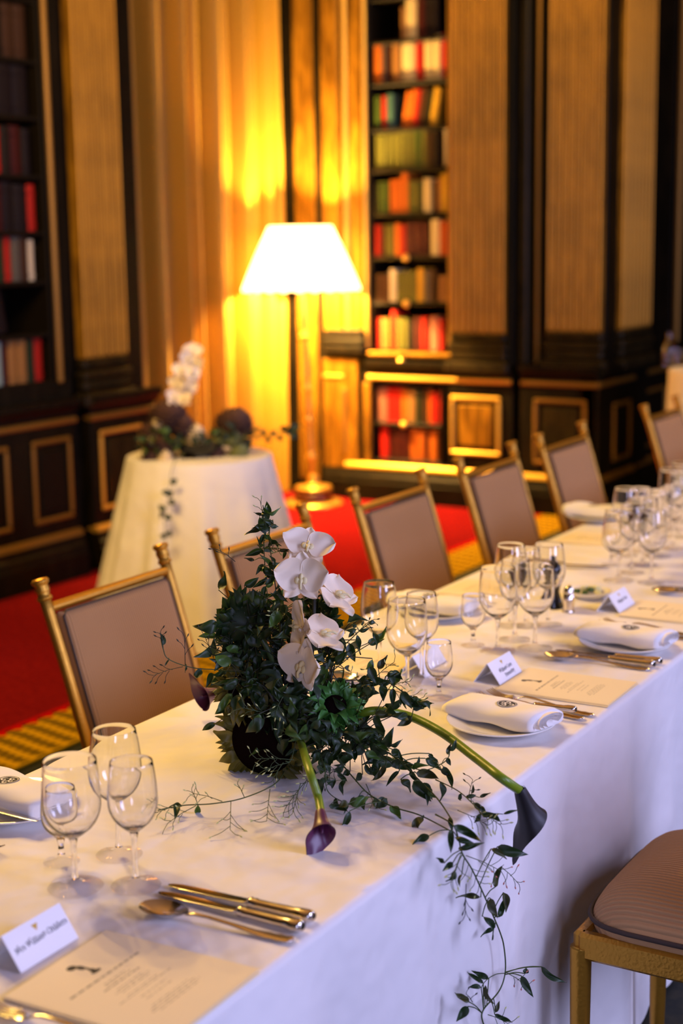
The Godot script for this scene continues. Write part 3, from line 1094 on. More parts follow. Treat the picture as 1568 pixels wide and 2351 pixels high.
func build_table() -> void:
	var o := thing("banquet_table", "long trestle table hidden under the white cloth", "table", Vector3(4.5, 0, (NEAR_Z + FAR_Z) / 2))
	part(o, "table_top", boxm(Vector3(0, 0.732, 0), Vector3(9.0, 0.03, NEAR_Z - FAR_Z - 0.02), 0.008), M.shelf_wood)
	for x in [-3.9, -1.5, 0.9, 3.9]:
		for z in [-0.28, 0.28]:
			part(o, "leg", boxm(Vector3(x, 0.358, z), Vector3(0.05, 0.716, 0.05), 0.006), M.shelf_wood)
	# the cloth: pressed creases along and across the top, soft folds in the drop
	var xs: Array = []
	var x := 0.0
	while x < 9.02:
		xs.append(x)
		x += 0.012 if x > 1.0 and x < 3.3 else 0.05
	var prof: Array = []
	for i in 22:
		prof.append([0, 0.012 + (0.74 - 0.012) * i / 21.0, 0])
	for i in 4:
		var a := PI / 2 * (i + 1) / 5
		prof.append([0, 0.74 + 0.012 * sin(a), 0.012 * (1 - cos(a))])
	var w := NEAR_Z - FAR_Z
	var nz := 60
	for i in nz + 1:
		prof.append([1, TOP, 0.012 + (w - 0.024) * i / nz])
	for i in 4:
		var a := PI / 2 * (4 - i) / 5
		prof.append([2, 0.74 + 0.012 * sin(a), w - 0.012 * (1 - cos(a))])
	for i in 8:
		prof.append([2, 0.74 - (0.74 - 0.012) * i / 7.0, w])
	var rows: Array = []
	for xx in xs:
		var row := PackedVector3Array()
		for p in prof:
			var y: float = p[1]
			var z: float = NEAR_Z - p[2]
			if p[0] == 1:
				var mid: float = NEAR_Z - w * 0.5
				y += 0.003 * ridge(z - mid - 0.004, 0.005)
				for k in [0.55, 1.745, 2.94, 4.13, 5.3, 6.5]:
					y += 0.003 * ridge(xx - k - 0.02 * (z + 1.0), 0.009)
				y += 0.0012 * sin(xx * 9.0 + z * 5.0) * sin(z * 13.0 + xx * 3.0)
			else:
				var out: float = 1.0 if p[0] == 0 else -1.0
				var t: float = clampf((0.75 - y) / 0.75, 0.0, 1.0)
				var f: float = 0.010 * sin(xx * 9.3 + 1.2) + 0.006 * sin(xx * 21.0 + 2.0 * y) + 0.004 * sin(xx * 37.0 + 1.0)
				f += 0.004 * ridge(xx - 1.76, 0.012) + 0.004 * ridge(xx - 2.36, 0.014)
				f += 0.007 * ridge(y - 0.40, 0.009)
				z += out * (f * smoothstep(0.0, 0.35, t) + 0.012 * t)
			row.append(Vector3(xx, y, z))
		rows.append(row)
	var m := MB.new()
	m.grid(rows, true)
	# the ends of the drop
	for e in [0, xs.size() - 1]:
		var r: PackedVector3Array = rows[e]
		for i in r.size() - 1:
			var c := Vector3(4.5, 0.4, -1.37)
			m.face([r[i], r[i + 1], Vector3(r[i + 1].x, 0.012, r[i + 1].z), Vector3(r[i].x, 0.012, r[i].z)], c)
	solo("tablecloth", m.done(), M.linen, "long white linen cloth with pressed creases over the banquet table", "tablecloth")


# ---------------------------------------------------------------- glasses, china, cutlery, cards
# a stemmed glass as one solid of glass: height, foot radius, rim radius, widest radius, height of the bowl
func stemware(h: float, foot: float, rim: float, wide: float, bowl: float) -> Array:
	var y0 := h - bowl
	var out: Array = [Vector2(0.0, 0.0008), Vector2(foot * 0.9, 0.0004), Vector2(foot, 0.0012), Vector2(foot * 0.97, 0.0024), Vector2(foot * 0.6, 0.0044), Vector2(foot * 0.25, 0.008), Vector2(0.0056, 0.014), Vector2(0.0040, 0.026), Vector2(0.0036, y0 * 0.55), Vector2(0.0042, y0 - 0.012), Vector2(0.0064, y0 - 0.002)]
	var inn: Array = []
	for i in 15:
		var t: float = (i + 1) / 15.0
		var r: float
		if t < 0.45:
			r = wide * sin(PI / 2 * pow(t / 0.45, 0.62))
		else:
			r = lerpf(wide, rim, pow((t - 0.45) / 0.55, 1.7))
		out.append(Vector2(r, y0 + bowl * t))
	for i in 15:
		var p: Vector2 = out[out.size() - 1 - i]
		var t: float = 1.0 - i / 15.0
		inn.append(Vector2(p.x - lerpf(0.0016, 0.0008, t), p.y + (0.0 if i == 0 else lerpf(0.003, 0.0, t))))
	# cut in three: foot, stem, and the bowl with its inner wall
	var foot_p: Array = out.slice(0, 7)
	foot_p.append(Vector2(0.0, 0.0142))
	var stem_p: Array = [Vector2(0.0, 0.0140)] + out.slice(6, 11) + [Vector2(0.0, y0 - 0.0015)]
	var bowl_p: Array = [Vector2(0.0, y0 - 0.0016)] + out.slice(10) + inn + [Vector2(0.0, y0 + 0.006)]
	return [lathe(foot_p, 40), lathe(stem_p, 16), lathe(bowl_p, 40)]


func build_glasses() -> void:
	var kinds := {
		"red wine glass": [stemware(0.190, 0.0405, 0.0375, 0.0415, 0.114), "large red wine glass"],
		"white wine glass": [stemware(0.186, 0.0365, 0.0300, 0.0355, 0.103), "slim tulip wine glass"],
		"water glass": [stemware(0.196, 0.0355, 0.0320, 0.0395, 0.113), "tall water glass"],
		"port glass": [stemware(0.116, 0.0275, 0.0240, 0.0275, 0.076), "small port glass"],
	}
	# kind, place, what it stands by
	var list := [
		["red wine glass", Vector3(1.548, 0.75, -1.359), "red wine glass at the front of the nearest cluster, beside the place card"],
		["white wine glass", Vector3(1.593, 0.75, -1.286), "slim wine glass nearest the knives, right of the nearest cluster"],
		["water glass", Vector3(1.669, 0.75, -1.377), "tall water glass at the back of the nearest cluster, before the ribbed chair"],
		["port glass", Vector3(1.607, 0.75, -1.435), "small port glass seen through the big glass of the nearest cluster"],
		["water glass", Vector3(2.698, 0.75, -1.501), "water glass behind the jasmine sprig, leftmost of the cluster right of the flowers"],
		["red wine glass", Vector3(2.609, 0.75, -1.388), "large wine glass right of the orchids, in front of its cluster"],
		["white wine glass", Vector3(2.688, 0.75, -1.396), "slim wine glass close behind the large one right of the orchids"],
		["port glass", Vector3(2.596, 0.75, -1.31), "small port glass showing the place card through its bowl"],
		["port glass", Vector3(2.986, 0.75, -1.421), "small port glass left of the middle cluster, beyond the flowers"],
		["red wine glass", Vector3(2.965, 0.75, -1.351), "large wine glass at the front left of the middle cluster"],
		["white wine glass", Vector3(3.074, 0.75, -1.358), "slim wine glass second from the front in the middle cluster"],
		["red wine glass", Vector3(3.026, 0.75, -1.288), "large wine glass at the front of the middle cluster, above the place card"],
		["water glass", Vector3(3.185, 0.75, -1.418), "water glass at the back left of the middle cluster"],
		["white wine glass", Vector3(3.202, 0.75, -1.386), "slim wine glass in the back row of the middle cluster"],
		["water glass", Vector3(3.233, 0.75, -1.343), "water glass beside the black pepper mill"],
		["port glass", Vector3(3.93, 0.75, -1.446), "small port glass left of the far cluster, behind the butter dish"],
		["red wine glass", Vector3(3.753, 0.75, -1.36), "large wine glass at the front left of the far cluster"],
		["white wine glass", Vector3(3.86, 0.75, -1.362), "slim wine glass in the middle of the far cluster"],
		["water glass", Vector3(3.762, 0.75, -1.273), "water glass at the front right of the far cluster"],
		["red wine glass", Vector3(3.969, 0.75, -1.369), "large wine glass in the second row of the far cluster"],
		["water glass", Vector3(4.071, 0.75, -1.456), "water glass at the back left of the far cluster"],
		["white wine glass", Vector3(4.147, 0.75, -1.441), "slim wine glass in the back row of the far cluster"],
		["red wine glass", Vector3(4.099, 0.75, -1.372), "large wine glass at the back right of the far cluster"],
		["white wine glass", Vector3(4.226, 0.75, -1.366), "slim wine glass nearest of the farthest cluster, by the frame's right edge"],
		["water glass", Vector3(4.405, 0.75, -1.405), "water glass in the middle of the farthest cluster"],
		["red wine glass", Vector3(4.508, 0.75, -1.466), "large wine glass at the left of the farthest cluster"],
		["red wine glass", Vector3(4.651, 0.75, -1.476), "large wine glass at the back of the farthest cluster"],
	]
	for q in list:
		var o := thing("wine_glass", "clear " + q[2], "glass", Vector3(q[1].x, TOP + 0.001, q[1].z), rng.randf() * TAU, "stemmed glasses on the long table")
		part(o, "foot", kinds[q[0]][0][0], M.glass_sheet)
		part(o, "stem", kinds[q[0]][0][1], M.glass)
		part(o, "bowl", kinds[q[0]][0][2], M.glass)


# one flat-ish blade or shank: outline of [along, half width, rise, thickness]
func bar(p: Array, seg := 10) -> ArrayMesh:
	var m := MB.new()
	var rows: Array = []
	for e in p:
		var row := PackedVector3Array()
		for j in seg:
			var a := TAU * j / seg
			row.append(Vector3(e[1] * cos(a), e[2] + e[3] * sin(a), e[0]))
		rows.append(row)
	for e in [0, rows.size() - 1]:
		var c := Vector3.ZERO
		for q in rows[e]:
			c += q / seg
		var row := PackedVector3Array()
		row.resize(seg)
		row.fill(c)
		if e == 0:
			rows.push_front(row)
		else:
			rows.append(row)
	m.grid(rows, true, true)
	return m.done()


var cut := {}


func cutlery_meshes() -> void:
	# along z: the tip at -z, the end of the handle at +z, all lying on y = 0
	cut.knife_handle = bar([[0.008, 0.0062, 0.0075, 0.0065], [0.012, 0.0085, 0.008, 0.0075], [0.016, 0.0070, 0.008, 0.0065], [0.02, 0.0088, 0.008, 0.0075], [0.024, 0.0072, 0.008, 0.0066], [0.05, 0.0078, 0.008, 0.0068], [0.07, 0.0088, 0.0085, 0.0072], [0.08, 0.0082, 0.0085, 0.0070], [0.09, 0.0098, 0.009, 0.0080], [0.1, 0.0112, 0.009, 0.0084], [0.107, 0.0100, 0.009, 0.0082], [0.112, 0.0072, 0.009, 0.006]], 14)
	cut.knife_blade = bar([[-0.128, 0.0015, 0.0045, 0.0006], [-0.124, 0.0055, 0.0045, 0.0009], [-0.11, 0.0088, 0.005, 0.0012], [-0.07, 0.0098, 0.006, 0.0014], [-0.02, 0.0092, 0.007, 0.0016], [0.004, 0.0088, 0.0078, 0.002], [0.010, 0.0050, 0.008, 0.003]], 10)
	cut.shank = bar([[-0.048, 0.0055, 0.011, 0.0014], [-0.036, 0.0036, 0.0125, 0.0022], [-0.015, 0.0031, 0.012, 0.0024], [0.02, 0.0040, 0.0085, 0.0022], [0.055, 0.0072, 0.004, 0.0019], [0.075, 0.0100, 0.003, 0.0018], [0.083, 0.0085, 0.003, 0.0018], [0.092, 0.0112, 0.003, 0.0019], [0.1, 0.0096, 0.003, 0.0018], [0.106, 0.0108, 0.0035, 0.0018], [0.112, 0.0055, 0.004, 0.0012]], 10)
	var m := MB.new()
	for side in [1.0, -1.0]:
		var rows: Array = []
		for i in 9:
			var row := PackedVector3Array()
			for j in 25:
				var a := TAU * j / 24
				var k: float = i / 8.0
				var w: float = (0.0225 - 0.0035 * sin(a)) * k
				row.append(Vector3(w * cos(a), 0.0022 + 0.012 * k * k + (0.0 if side > 0 else -0.0012), -0.083 + 0.037 * sin(a) * k))
			rows.append(row)
		m.grid(rows, side > 0)
	cut.spoon_bowl = m.done()
	m = MB.new()
	var neck: Array = []
	for i in 8:
		var t: float = i / 7.0
		neck.append([-0.045 - 0.028 * t, lerpf(0.0055, 0.0118, smoothstep(0.0, 0.8, t)), 0.0115 - 0.007 * sin(t * 2.2), 0.0013])
	cut.fork_neck = bar(neck, 10)
	for k in 4:
		var x: float = -0.0096 + 0.0064 * k
		m = MB.new()
		var pth: Array = []
		for i in 7:
			var t: float = i / 6.0
			pth.append(Vector3(x * (1.0 + 0.03 * t), 0.0058 - 0.0035 * sin(t * 2.6) + 0.010 * t * t, -0.071 - 0.052 * t))
		m.tube(pth, [0.0022, 0.0020, 0.0019, 0.0018, 0.0017, 0.0014, 0.0008], 7)
		cut["tine_%d" % k] = m.done()


func cutlery(kind: String, label: String, p: Vector3, turn: float, scale := 1.0, lift := 0.0) -> void:
	var o := thing(kind, label, kind, Vector3(p.x, TOP + 0.0005 + lift, p.z), turn, "silver cutlery on the long table")
	o.scale = Vector3.ONE * scale
	if kind == "knife":
		part(o, "handle", cut.knife_handle, M.silver)
		part(o, "blade", cut.knife_blade, M.steel_blade)
	elif kind == "spoon":
		part(o, "handle", cut.shank, M.silver)
		part(o, "bowl", cut.spoon_bowl, M.silver)
	else:
		part(o, "handle", cut.shank, M.silver)
		part(o, "neck", cut.fork_neck, M.silver)
		for k in 4:
			part(o, "tine", cut["tine_%d" % k], M.silver)


func emblem_picture() -> ImageTexture:
	var n := 128
	var im := Image.create_empty(n, n, false, Image.FORMAT_RGB8)
	var cloth := Color(0.93, 0.915, 0.895)
	var navy := Color(0.13, 0.13, 0.17)
	for y in n:
		for x in n:
			var p := Vector2(x - n / 2 + 0.5, y - n / 2 + 0.5) / (n / 2)
			var r := p.length()
			var c := navy
			if r > 0.97 or (r > 0.83 and r < 0.89):
				c = cloth
			elif r < 0.83:
				# three curling letter-like loops inside the ring
				for q in [Vector2(-0.42, -0.18), Vector2(0.42, -0.18), Vector2(0.0, 0.42), Vector2(0.0, -0.45)]:
					var d: Vector2 = p - q
					var s: float = d.length() * 5.2 - d.angle() / PI
					if d.length() < 0.36 and abs(fposmod(s, 2.0) - 1.0) < 0.36:
						c = cloth
			im.set_pixel(x, y, c)
	return ImageTexture.create_from_image(im)


func plate_mesh(r: float) -> ArrayMesh:
	return lathe([Vector2(0, 0.003), Vector2(r * 0.58, 0.003), Vector2(r * 0.6, 0.0), Vector2(r * 0.63, 0.0), Vector2(r * 0.66, 0.004), Vector2(r * 0.985, 0.0145), Vector2(r, 0.0168), Vector2(r * 0.985, 0.0182), Vector2(r * 0.68, 0.0092), Vector2(r * 0.6, 0.0068), Vector2(0, 0.0066)], 64)


func napkin_top(x: float, z: float) -> float:
	var t := (z + 0.1) / 0.2
	var h: float = 0.016 + 0.004 * sin(t * PI) + 0.002 * sin(t * 9.0)
	var ca: float = pow(min(0.95, abs(x - 0.003 * sin(t * 6.0)) / (0.043 + 0.004 * t)), 1.0 / 0.55)
	var sy: float = pow(sqrt(1.0 - ca * ca), 0.75)
	return 0.019 + h * sy + 0.0015 * sin(t * 12.0 + PI) + 0.003 * t


# a napkin folded into a soft flat roll, lying along z with its layered end at +z
func napkin_mesh() -> ArrayMesh:
	var m := MB.new()
	var rows: Array = []
	for i in 19:
		var t: float = i / 18.0
		var row := PackedVector3Array()
		for j in 32:
			var a := TAU * j / 32
			var sx: float = sign(cos(a)) * pow(abs(cos(a)), 0.55)
			var sy: float = sign(sin(a)) * pow(abs(sin(a)), 0.75)
			var w: float = 0.043 + 0.004 * t
			var h: float = 0.016 + 0.004 * sin(t * PI) + 0.002 * sin(t * 9.0)
			if i == 0 or i == 18:
				h *= 0.75
				w *= 0.98
			row.append(Vector3(w * sx + 0.003 * sin(t * 6.0), 0.019 + h * sy + 0.0015 * sin(t * 12.0 + a * 2.0) + 0.003 * t, -0.1 + 0.2 * t + 0.006 * cos(a)))
		rows.append(row)
	var n := 32
	for e in [0, rows.size() - 1]:
		var c := Vector3.ZERO
		for q in rows[e]:
			c += q / n
		var row := PackedVector3Array()
		row.resize(n)
		row.fill(c - Vector3(0, 0, 0.004) * (1.0 if e > 0 else -1.0))
		if e == 0:
			rows.push_front(row)
		else:
			rows.append(row)
	m.grid(rows, true, true)
	return m.done()


func fold_mesh(k: int) -> ArrayMesh:
	var m := MB.new()
	var rows: Array = []
	for i in 6:
		var t: float = i / 5.0
		var row := PackedVector3Array()
		for j in 13:
			var a := PI * (j / 12.0) * 1.25 - 0.4
			var w: float = 0.040 - 0.0085 * k
			var h: float = 0.0155 - 0.0035 * k
			row.append(Vector3(w * cos(a), 0.022 + h * sin(a), 0.085 + 0.021 * t + 0.003 * k * t + 0.004 * t * sin(a * 2.0)))
		rows.append(row)
	m.grid(rows, true)
	return m.done()


func napkin_on_plate(label: String, p: Vector3, turn: float, kind: Material) -> void:
	var pl := solo("side_plate", plate_mesh(0.103), M.porcelain, "white side plate " + label, "plate", "side plates on the long table")
	pl.position = Vector3(p.x, TOP + 0.0005, p.z)
	var o := thing("napkin", "white napkin with round dark emblem on the plate " + label.replace(", before the third chair right", ", farthest of the napkins").replace(", behind the small port glasses", ", behind port glasses"), "napkin", Vector3(p.x, TOP + 0.0095, p.z), turn, "folded napkins on the side plates")
	part(o, "roll", napkin_mesh(), M.napkin_linen)
	for k in 3:
		part(o, "fold", fold_mesh(k), M.napkin_linen)
	var e := MB.new()
	var rows: Array = []
	var uvs: Array = []
	for i in 5:
		var row := PackedVector3Array()
		var u := PackedVector2Array()
		for j in 33:
			var a := TAU * j / 32
			var r: float = 0.0195 * i / 4.0
			var x: float = r * cos(a)
			row.append(Vector3(x, napkin_top(x, 0.012 + r * sin(a)) + 0.0009, 0.012 + r * sin(a)))
			u.append(Vector2(0.5 + 0.5 * cos(a) * i / 4.0, 0.5 + 0.5 * sin(a) * i / 4.0))
		rows.append(row)
		uvs.append(u)
	e.grid(rows, true, false, uvs)
	part(o, "emblem", e.done(), kind)


# a printed sheet: a dark figure, a heading and short blocks of lines too small to read
func menu_picture() -> ImageTexture:
	var w := 320
	var h := 400
	var im := Image.create_empty(w, h, false, Image.FORMAT_RGB8)
	im.fill(Color(0.93, 0.87, 0.72))
	var g := RandomNumberGenerator.new()
	g.seed = 4
	var dark := Color(0.16, 0.13, 0.12)
	for q in [[150, 44, 12, 10], [160, 60, 8, 12], [164, 76, 4, 10], [164, 88, 7, 8], [164, 98, 14, 6]]:
		for y in range(q[1] - q[3], q[1] + q[3]):
			for x in range(q[0] - q[2], q[0] + q[2]):
				if pow(float(x - q[0]) / q[2], 2) + pow(float(y - q[1]) / q[3], 2) < 1.0:
					im.set_pixel(x, y, dark)
	# [y, half length, height, tone]
	for l in [[124, 112, 7, 0.55], [150, 34, 4, 0.4], [158, 40, 4, 0.4], [168, 58, 5, 0.5], [188, 40, 4, 0.3], [196, 56, 4, 0.3], [204, 44, 4, 0.3], [222, 50, 4, 0.3], [230, 84, 4, 0.3], [250, 42, 4, 0.3], [264, 42, 4, 0.3], [292, 60, 4, 0.3], [300, 74, 4, 0.3], [308, 80, 4, 0.3], [316, 66, 4, 0.3]]:
		var x: int = 160 - l[1]
		while x < 160 + l[1]:
			var word := g.randi_range(8, 22)
			for k in word:
				if x + k >= 160 + l[1]:
					break
				for y in l[2]:
					if g.randf() < 0.72:
						var c: Color = Color(0.93, 0.87, 0.72).lerp(dark, l[3] * (0.6 + 0.6 * g.randf()))
						im.set_pixel(x + k, l[0] + y, c)
			x += word + 4
	return ImageTexture.create_from_image(im)


func menu_card(label: String, x0: float, x1: float, z0: float, z1: float, facing: float, turn := 0.0) -> void:
	var o := thing("menu_card", label, "menu", Vector3((x0 + x1) / 2, TOP + 0.001, (z0 + z1) / 2), turn, "cream menu cards on the long table")
	var w := x1 - x0
	var d := z1 - z0
	part(o, "sheet", boxm(Vector3(0, 0.001, 0), Vector3(w, 0.0016, d), 0.0005), M.card_cream)
	part(o, "sheet", boxm(Vector3(0.003, 0.0028, -0.002), Vector3(w, 0.0012, d), 0.0005), M.card_cream, Transform3D(Basis(Vector3.UP, 0.015), Vector3.ZERO))
	var m := MB.new()
	var hw := w / 2 - 0.003
	var hd := d / 2 - 0.003
	m.grid([PackedVector3Array([Vector3(-hw, 0, -hd), Vector3(hw, 0, -hd)]), PackedVector3Array([Vector3(-hw, 0, hd), Vector3(hw, 0, hd)])])
	part(o, "print", m.done(), M.menu_print, Transform3D(Basis(Vector3.UP, 0.015 + facing), Vector3(0.003, 0.0037, -0.002)))


func place_card(label: String, x: float, z: float, facing: float, lines: Array) -> void:
	var o := thing("place_card", label, "place card", Vector3(x, TOP + 0.0005, z), facing, "white tent place cards on the long table")
	var w := 0.112
	var h := 0.052
	var s := 0.62
	for side in [1.0, -1.0]:
		var t := Transform3D(Basis(Vector3.RIGHT, -s * side), Vector3(0, 0, 0.0305 * side))
		part(o, "leaf", boxm(Vector3(0, h / 2, 0), Vector3(w, h, 0.0009), 0.0003), M.card_white, t)
	var face := Transform3D(Basis(Vector3.RIGHT, -s), Vector3(0, 0, 0.0305)) * Transform3D(Basis.IDENTITY, Vector3(0, 0, 0.0006))
	var tri := MB.new()
	tri.face([Vector3(-0.006, 0.045, 0), Vector3(0.006, 0.045, 0), Vector3(0, 0.036, 0)], Vector3(0, 0.04, -1))
	part(o, "crest", tri.done(), M.ink_gold, face)
	var f := SystemFont.new()
	f.font_names = PackedStringArray(["Droid Serif"])
	var v := FontVariation.new()
	v.base_font = f
	v.variation_transform = Transform2D(Vector2(1, 0), Vector2(0.32, 1), Vector2.ZERO)
	for i in lines.size():
		var tm := TextMesh.new()
		tm.text = lines[i]
		tm.font = v
		tm.font_size = 32
		tm.pixel_size = 0.00031
		tm.depth = 0.0002
		tm.curve_step = 2.0
		part(o, "lettering", tm, M.ink, face * Transform3D(Basis(Vector3.BACK, 0.03), Vector3(0.002 + 0.006 * i, 0.026 - 0.0125 * i, 0.0002)))


func build_settings() -> void:
	build_glasses()
	cutlery_meshes()
	var em := mat("emblem_print", Color(1, 1, 1), 0.85)
	em.albedo_texture = emblem_picture()
	var mp := mat("menu_print", Color(1, 1, 1), 0.75)
	mp.albedo_texture = menu_picture()
	# plates and napkins
	napkin_on_plate("right of the arching calla lily", Vector3(2.487, 0, -1.125), -0.14, em)
	napkin_on_plate("second along the near edge", Vector3(3.128, 0, -1.115), -0.06, em)
	napkin_on_plate("behind the nearest glasses", Vector3(1.735, 0, -1.645), PI - 0.12, em)
	napkin_on_plate("across the table, behind the small port glasses", Vector3(3.20, 0, -1.625), PI, em)
	napkin_on_plate("across the table, before the third chair right", Vector3(4.571, 0.76, -1.731), PI, em)
	# cutlery, nearest place first
	cutlery("knife", "silver table knife nearest the flowers, beside the first menu card", Vector3(1.613, 0, -1.115), 0.0)
	cutlery("knife", "silver knife between the first table knife and the spoon", Vector3(1.583, 0, -1.112), -0.02)
	cutlery("spoon", "silver dessert spoon with warm glints, left of the two nearest knives", Vector3(1.541, 0, -1.108), 0.10, 1.0)
	cutlery("fork", "silver fork cut off by the lower left corner of the photograph", Vector3(1.232, 0, -1.105), 0.06)
	cutlery("fork", "silver fork with its tines at the left edge, behind the nearest glasses", Vector3(1.603, 0, -1.655), PI - 0.17)
	cutlery("fork", "second silver fork at the left edge, partly under the first", Vector3(1.575, 0, -1.655), PI - 0.22)
	cutlery("knife", "silver butter knife beside the napkin behind the nearest glasses", Vector3(1.672, 0, -1.64), PI + 0.02, 0.8, 0.019)
	cutlery("knife", "small silver butter knife on the plate right of the calla lily", Vector3(2.578, 0, -1.105), 0.08, 0.8, 0.016)
	cutlery("fork", "silver fork tucked against the plate right of the calla lily", Vector3(2.612, 0, -1.118), -0.12)
	cutlery("fork", "silver fork between the plate and the second menu card", Vector3(2.642, 0, -1.108), -0.14)
	cutlery("spoon", "silver dessert spoon right of the second menu card", Vector3(2.968, 0, -1.118), 0.06)
	cutlery("knife", "silver knife beside the spoon right of the second menu card", Vector3(3.000, 0, -1.115), -0.02)
	cutlery("knife", "silver knife nearest the second napkin plate", Vector3(3.026, 0, -1.11), 0.02)
	cutlery("fork", "silver fork beyond the second napkin plate", Vector3(3.262, 0, -1.115), -0.1)
	cutlery("fork", "silver fork beside the third menu card", Vector3(3.296, 0, -1.11), -0.1)
	cutlery("knife", "silver knife at the right edge, right of the third menu card", Vector3(3.70, 0, -1.115), 0.0)
	cutlery("knife", "second silver knife at the right edge, beyond the third menu card", Vector3(3.728, 0, -1.115), 0.02)
	cutlery("spoon", "silver spoon at the right edge, right of the third menu card", Vector3(3.662, 0, -1.115), 0.05)
	cutlery("spoon", "gold-glinting spoon half hidden behind the orchids across the table", Vector3(2.60, 0, -1.62), PI + 0.05)
	cutlery("knife", "knife half hidden behind the orchids across the table", Vector3(2.555, 0, -1.62), PI)
	cutlery("knife", "dark-bladed butter knife beside the napkin behind the port glasses", Vector3(3.285, 0, -1.62), PI, 0.8, 0.016)
	cutlery("knife", "dark knife lying across the table behind the black pepper mill", Vector3(3.85, 0, -1.56), PI + 0.3)
	# menus and place cards
	menu_card("cream menu card nearest the camera, with a dark figure and heading", 1.254, 1.458, -1.226, -0.985, 0.0, 0.012)
	menu_card("cream menu card between the forks and the spoon right of the calla lily", 2.690, 2.868, -1.232, -0.992, 0.0)
	menu_card("cream menu card at the right edge beyond the second napkin", 3.387, 3.562, -1.228, -0.992, 0.0)
	menu_card("cream menu card across the table, half hidden by the orchids", 2.66, 2.835, -1.70, -1.47, PI)
	menu_card("cream menu card across the table before the first chair right", 3.40, 3.58, -1.72, -1.50, PI)
	menu_card("cream menu card across the table beyond the middle cluster of glasses", 4.16, 4.34, -1.71, -1.50, PI)
	place_card("white place card nearest the camera, lettered beside the first menu", 1.372, -1.283, 0.01, ["Mrs William Childers"])
	place_card("white place card right of the flowers, above the second menu", 2.786, -1.268, 0.0, ["William Cave", "Pansenby"])
	place_card("white place card by the butter dish, above the third menu", 3.468, -1.262, 0.0, ["William Cave"])
	place_card("white place card seen through the glasses right of the orchids", 2.765, -1.43, PI, ["Mrs Cave"])
	# pepper mill, salt shaker, butter dish
	var mill := thing("pepper_mill", "black turned pepper mill among the glasses beyond the middle cluster", "pepper mill", Vector3(3.40, TOP + 0.0005, -1.40))
	part(mill, "body", lathe([Vector2(0, 0), Vector2(0.025, 0), Vector2(0.026, 0.006), Vector2(0.021, 0.02), Vector2(0.015, 0.04), Vector2(0.017, 0.055), Vector2(0.02, 0.06), Vector2(0.016, 0.066), Vector2(0, 0.066)], 28), M.black_gloss)
	part(mill, "head", lathe([Vector2(0, 0.066), Vector2(0.016, 0.066), Vector2(0.024, 0.078), Vector2(0.026, 0.092), Vector2(0.021, 0.106), Vector2(0.008, 0.114), Vector2(0.006, 0.118), Vector2(0, 0.118)], 28), M.black_gloss)
	part(mill, "knob", lathe([Vector2(0, 0.118), Vector2(0.006, 0.118), Vector2(0.008, 0.123), Vector2(0.007, 0.129), Vector2(0, 0.131)], 20), M.black_gloss)
	var salt := thing("salt_shaker", "small silver salt shaker standing before the butter dish", "salt shaker", Vector3(3.372, TOP + 0.0005, -1.348))
	part(salt, "body", lathe([Vector2(0, 0), Vector2(0.015, 0), Vector2(0.016, 0.004), Vector2(0.0125, 0.01), Vector2(0.0145, 0.03), Vector2(0.0115, 0.048), Vector2(0, 0.048)], 24), M.silver)
	part(salt, "cap", lathe([Vector2(0, 0.048), Vector2(0.0125, 0.048), Vector2(0.0125, 0.052), Vector2(0.010, 0.062), Vector2(0.004, 0.068), Vector2(0, 0.069)], 24), M.silver)
	var dish := solo("butter_dish", lathe([Vector2(0, 0.003), Vector2(0.030, 0.002), Vector2(0.034, 0.0), Vector2(0.038, 0.002), Vector2(0.056, 0.016), Vector2(0.058, 0.018), Vector2(0.055, 0.019), Vector2(0.038, 0.007), Vector2(0, 0.006)], 48), M.porcelain, "small white dish of butter and green leaves beside the pepper mill", "dish")
	dish.position = Vector3(3.545, TOP + 0.0005, -1.362)
	var pat_mat := mat("butter", Color(0.86, 0.84, 0.60), 0.5)
	for k in 9:
		var a := k * 2.4
		var r: float = 0.008 + 0.0032 * k
		var green: bool = k % 3 == 1
		var pat := solo("leaf_garnish" if green else "butter_pat", boxm(Vector3.ZERO, Vector3(0.017, 0.012, 0.014), 0.003), M.leaf_light if green else pat_mat, "green leaf among the butter pats in the white dish" if green else "pale cube of butter in the white dish", "garnish" if green else "butter", "green leaves in the butter dish" if green else "butter pats in the white dish")
		pat.position = dish.position + Vector3(r * cos(a), 0.0135 + 0.008 * (1 if k < 4 else 0) + 0.0004 * k, r * sin(a))
		pat.rotation = Vector3(0.2 * sin(a), a, 0.2)


# ---------------------------------------------------------------- the flowers
const EYE := Vector3(0, 1.65, 0)
const HEART := Vector3(2.13, 0.75, -1.39)     # foot of the arrangement on the table
var leaf_meshes: Array = []


# leaf of length 1 along +y and width 1 across x, face towards +z
func leaf_mesh(bend: float, fold: float, wave: float, tip := 1.4) -> ArrayMesh:
	var m := MB.new()
	var rows: Array = []
	for i in 11:
		var t: float = i / 10.0
		var w: float = 0.5 * pow(sin(PI * pow(t, 0.72)), 0.85) * (1.0 - 0.35 * pow(t, tip))
		if i == 10:
			w = 0.004
		var row := PackedVector3Array()
		for j in 5:
			var s: float = -1.0 + 0.5 * j
			row.append(Vector3(w * s + 0.05 * sin(t * 4.0) * bend, t, bend * 0.35 * sin(t * PI) - bend * 0.25 * t * t + fold * abs(s) * w * 0.6 + wave * 0.06 * sin(t * 9.0 + s * 2.0)))
		rows.append(row)
	m.grid(rows, true)
	return m.done()


func turned(base: Vector3, tip: Vector3, w: float, towards: Vector3, roll := 0.0) -> Transform3D:
	var y := tip - base
	var l := y.length()
	var yn := y / l
	var z := (towards - yn * towards.dot(yn)).normalized().rotated(yn, roll)
	var x := yn.cross(z)
	return Transform3D(x * w, y, z * l, base)


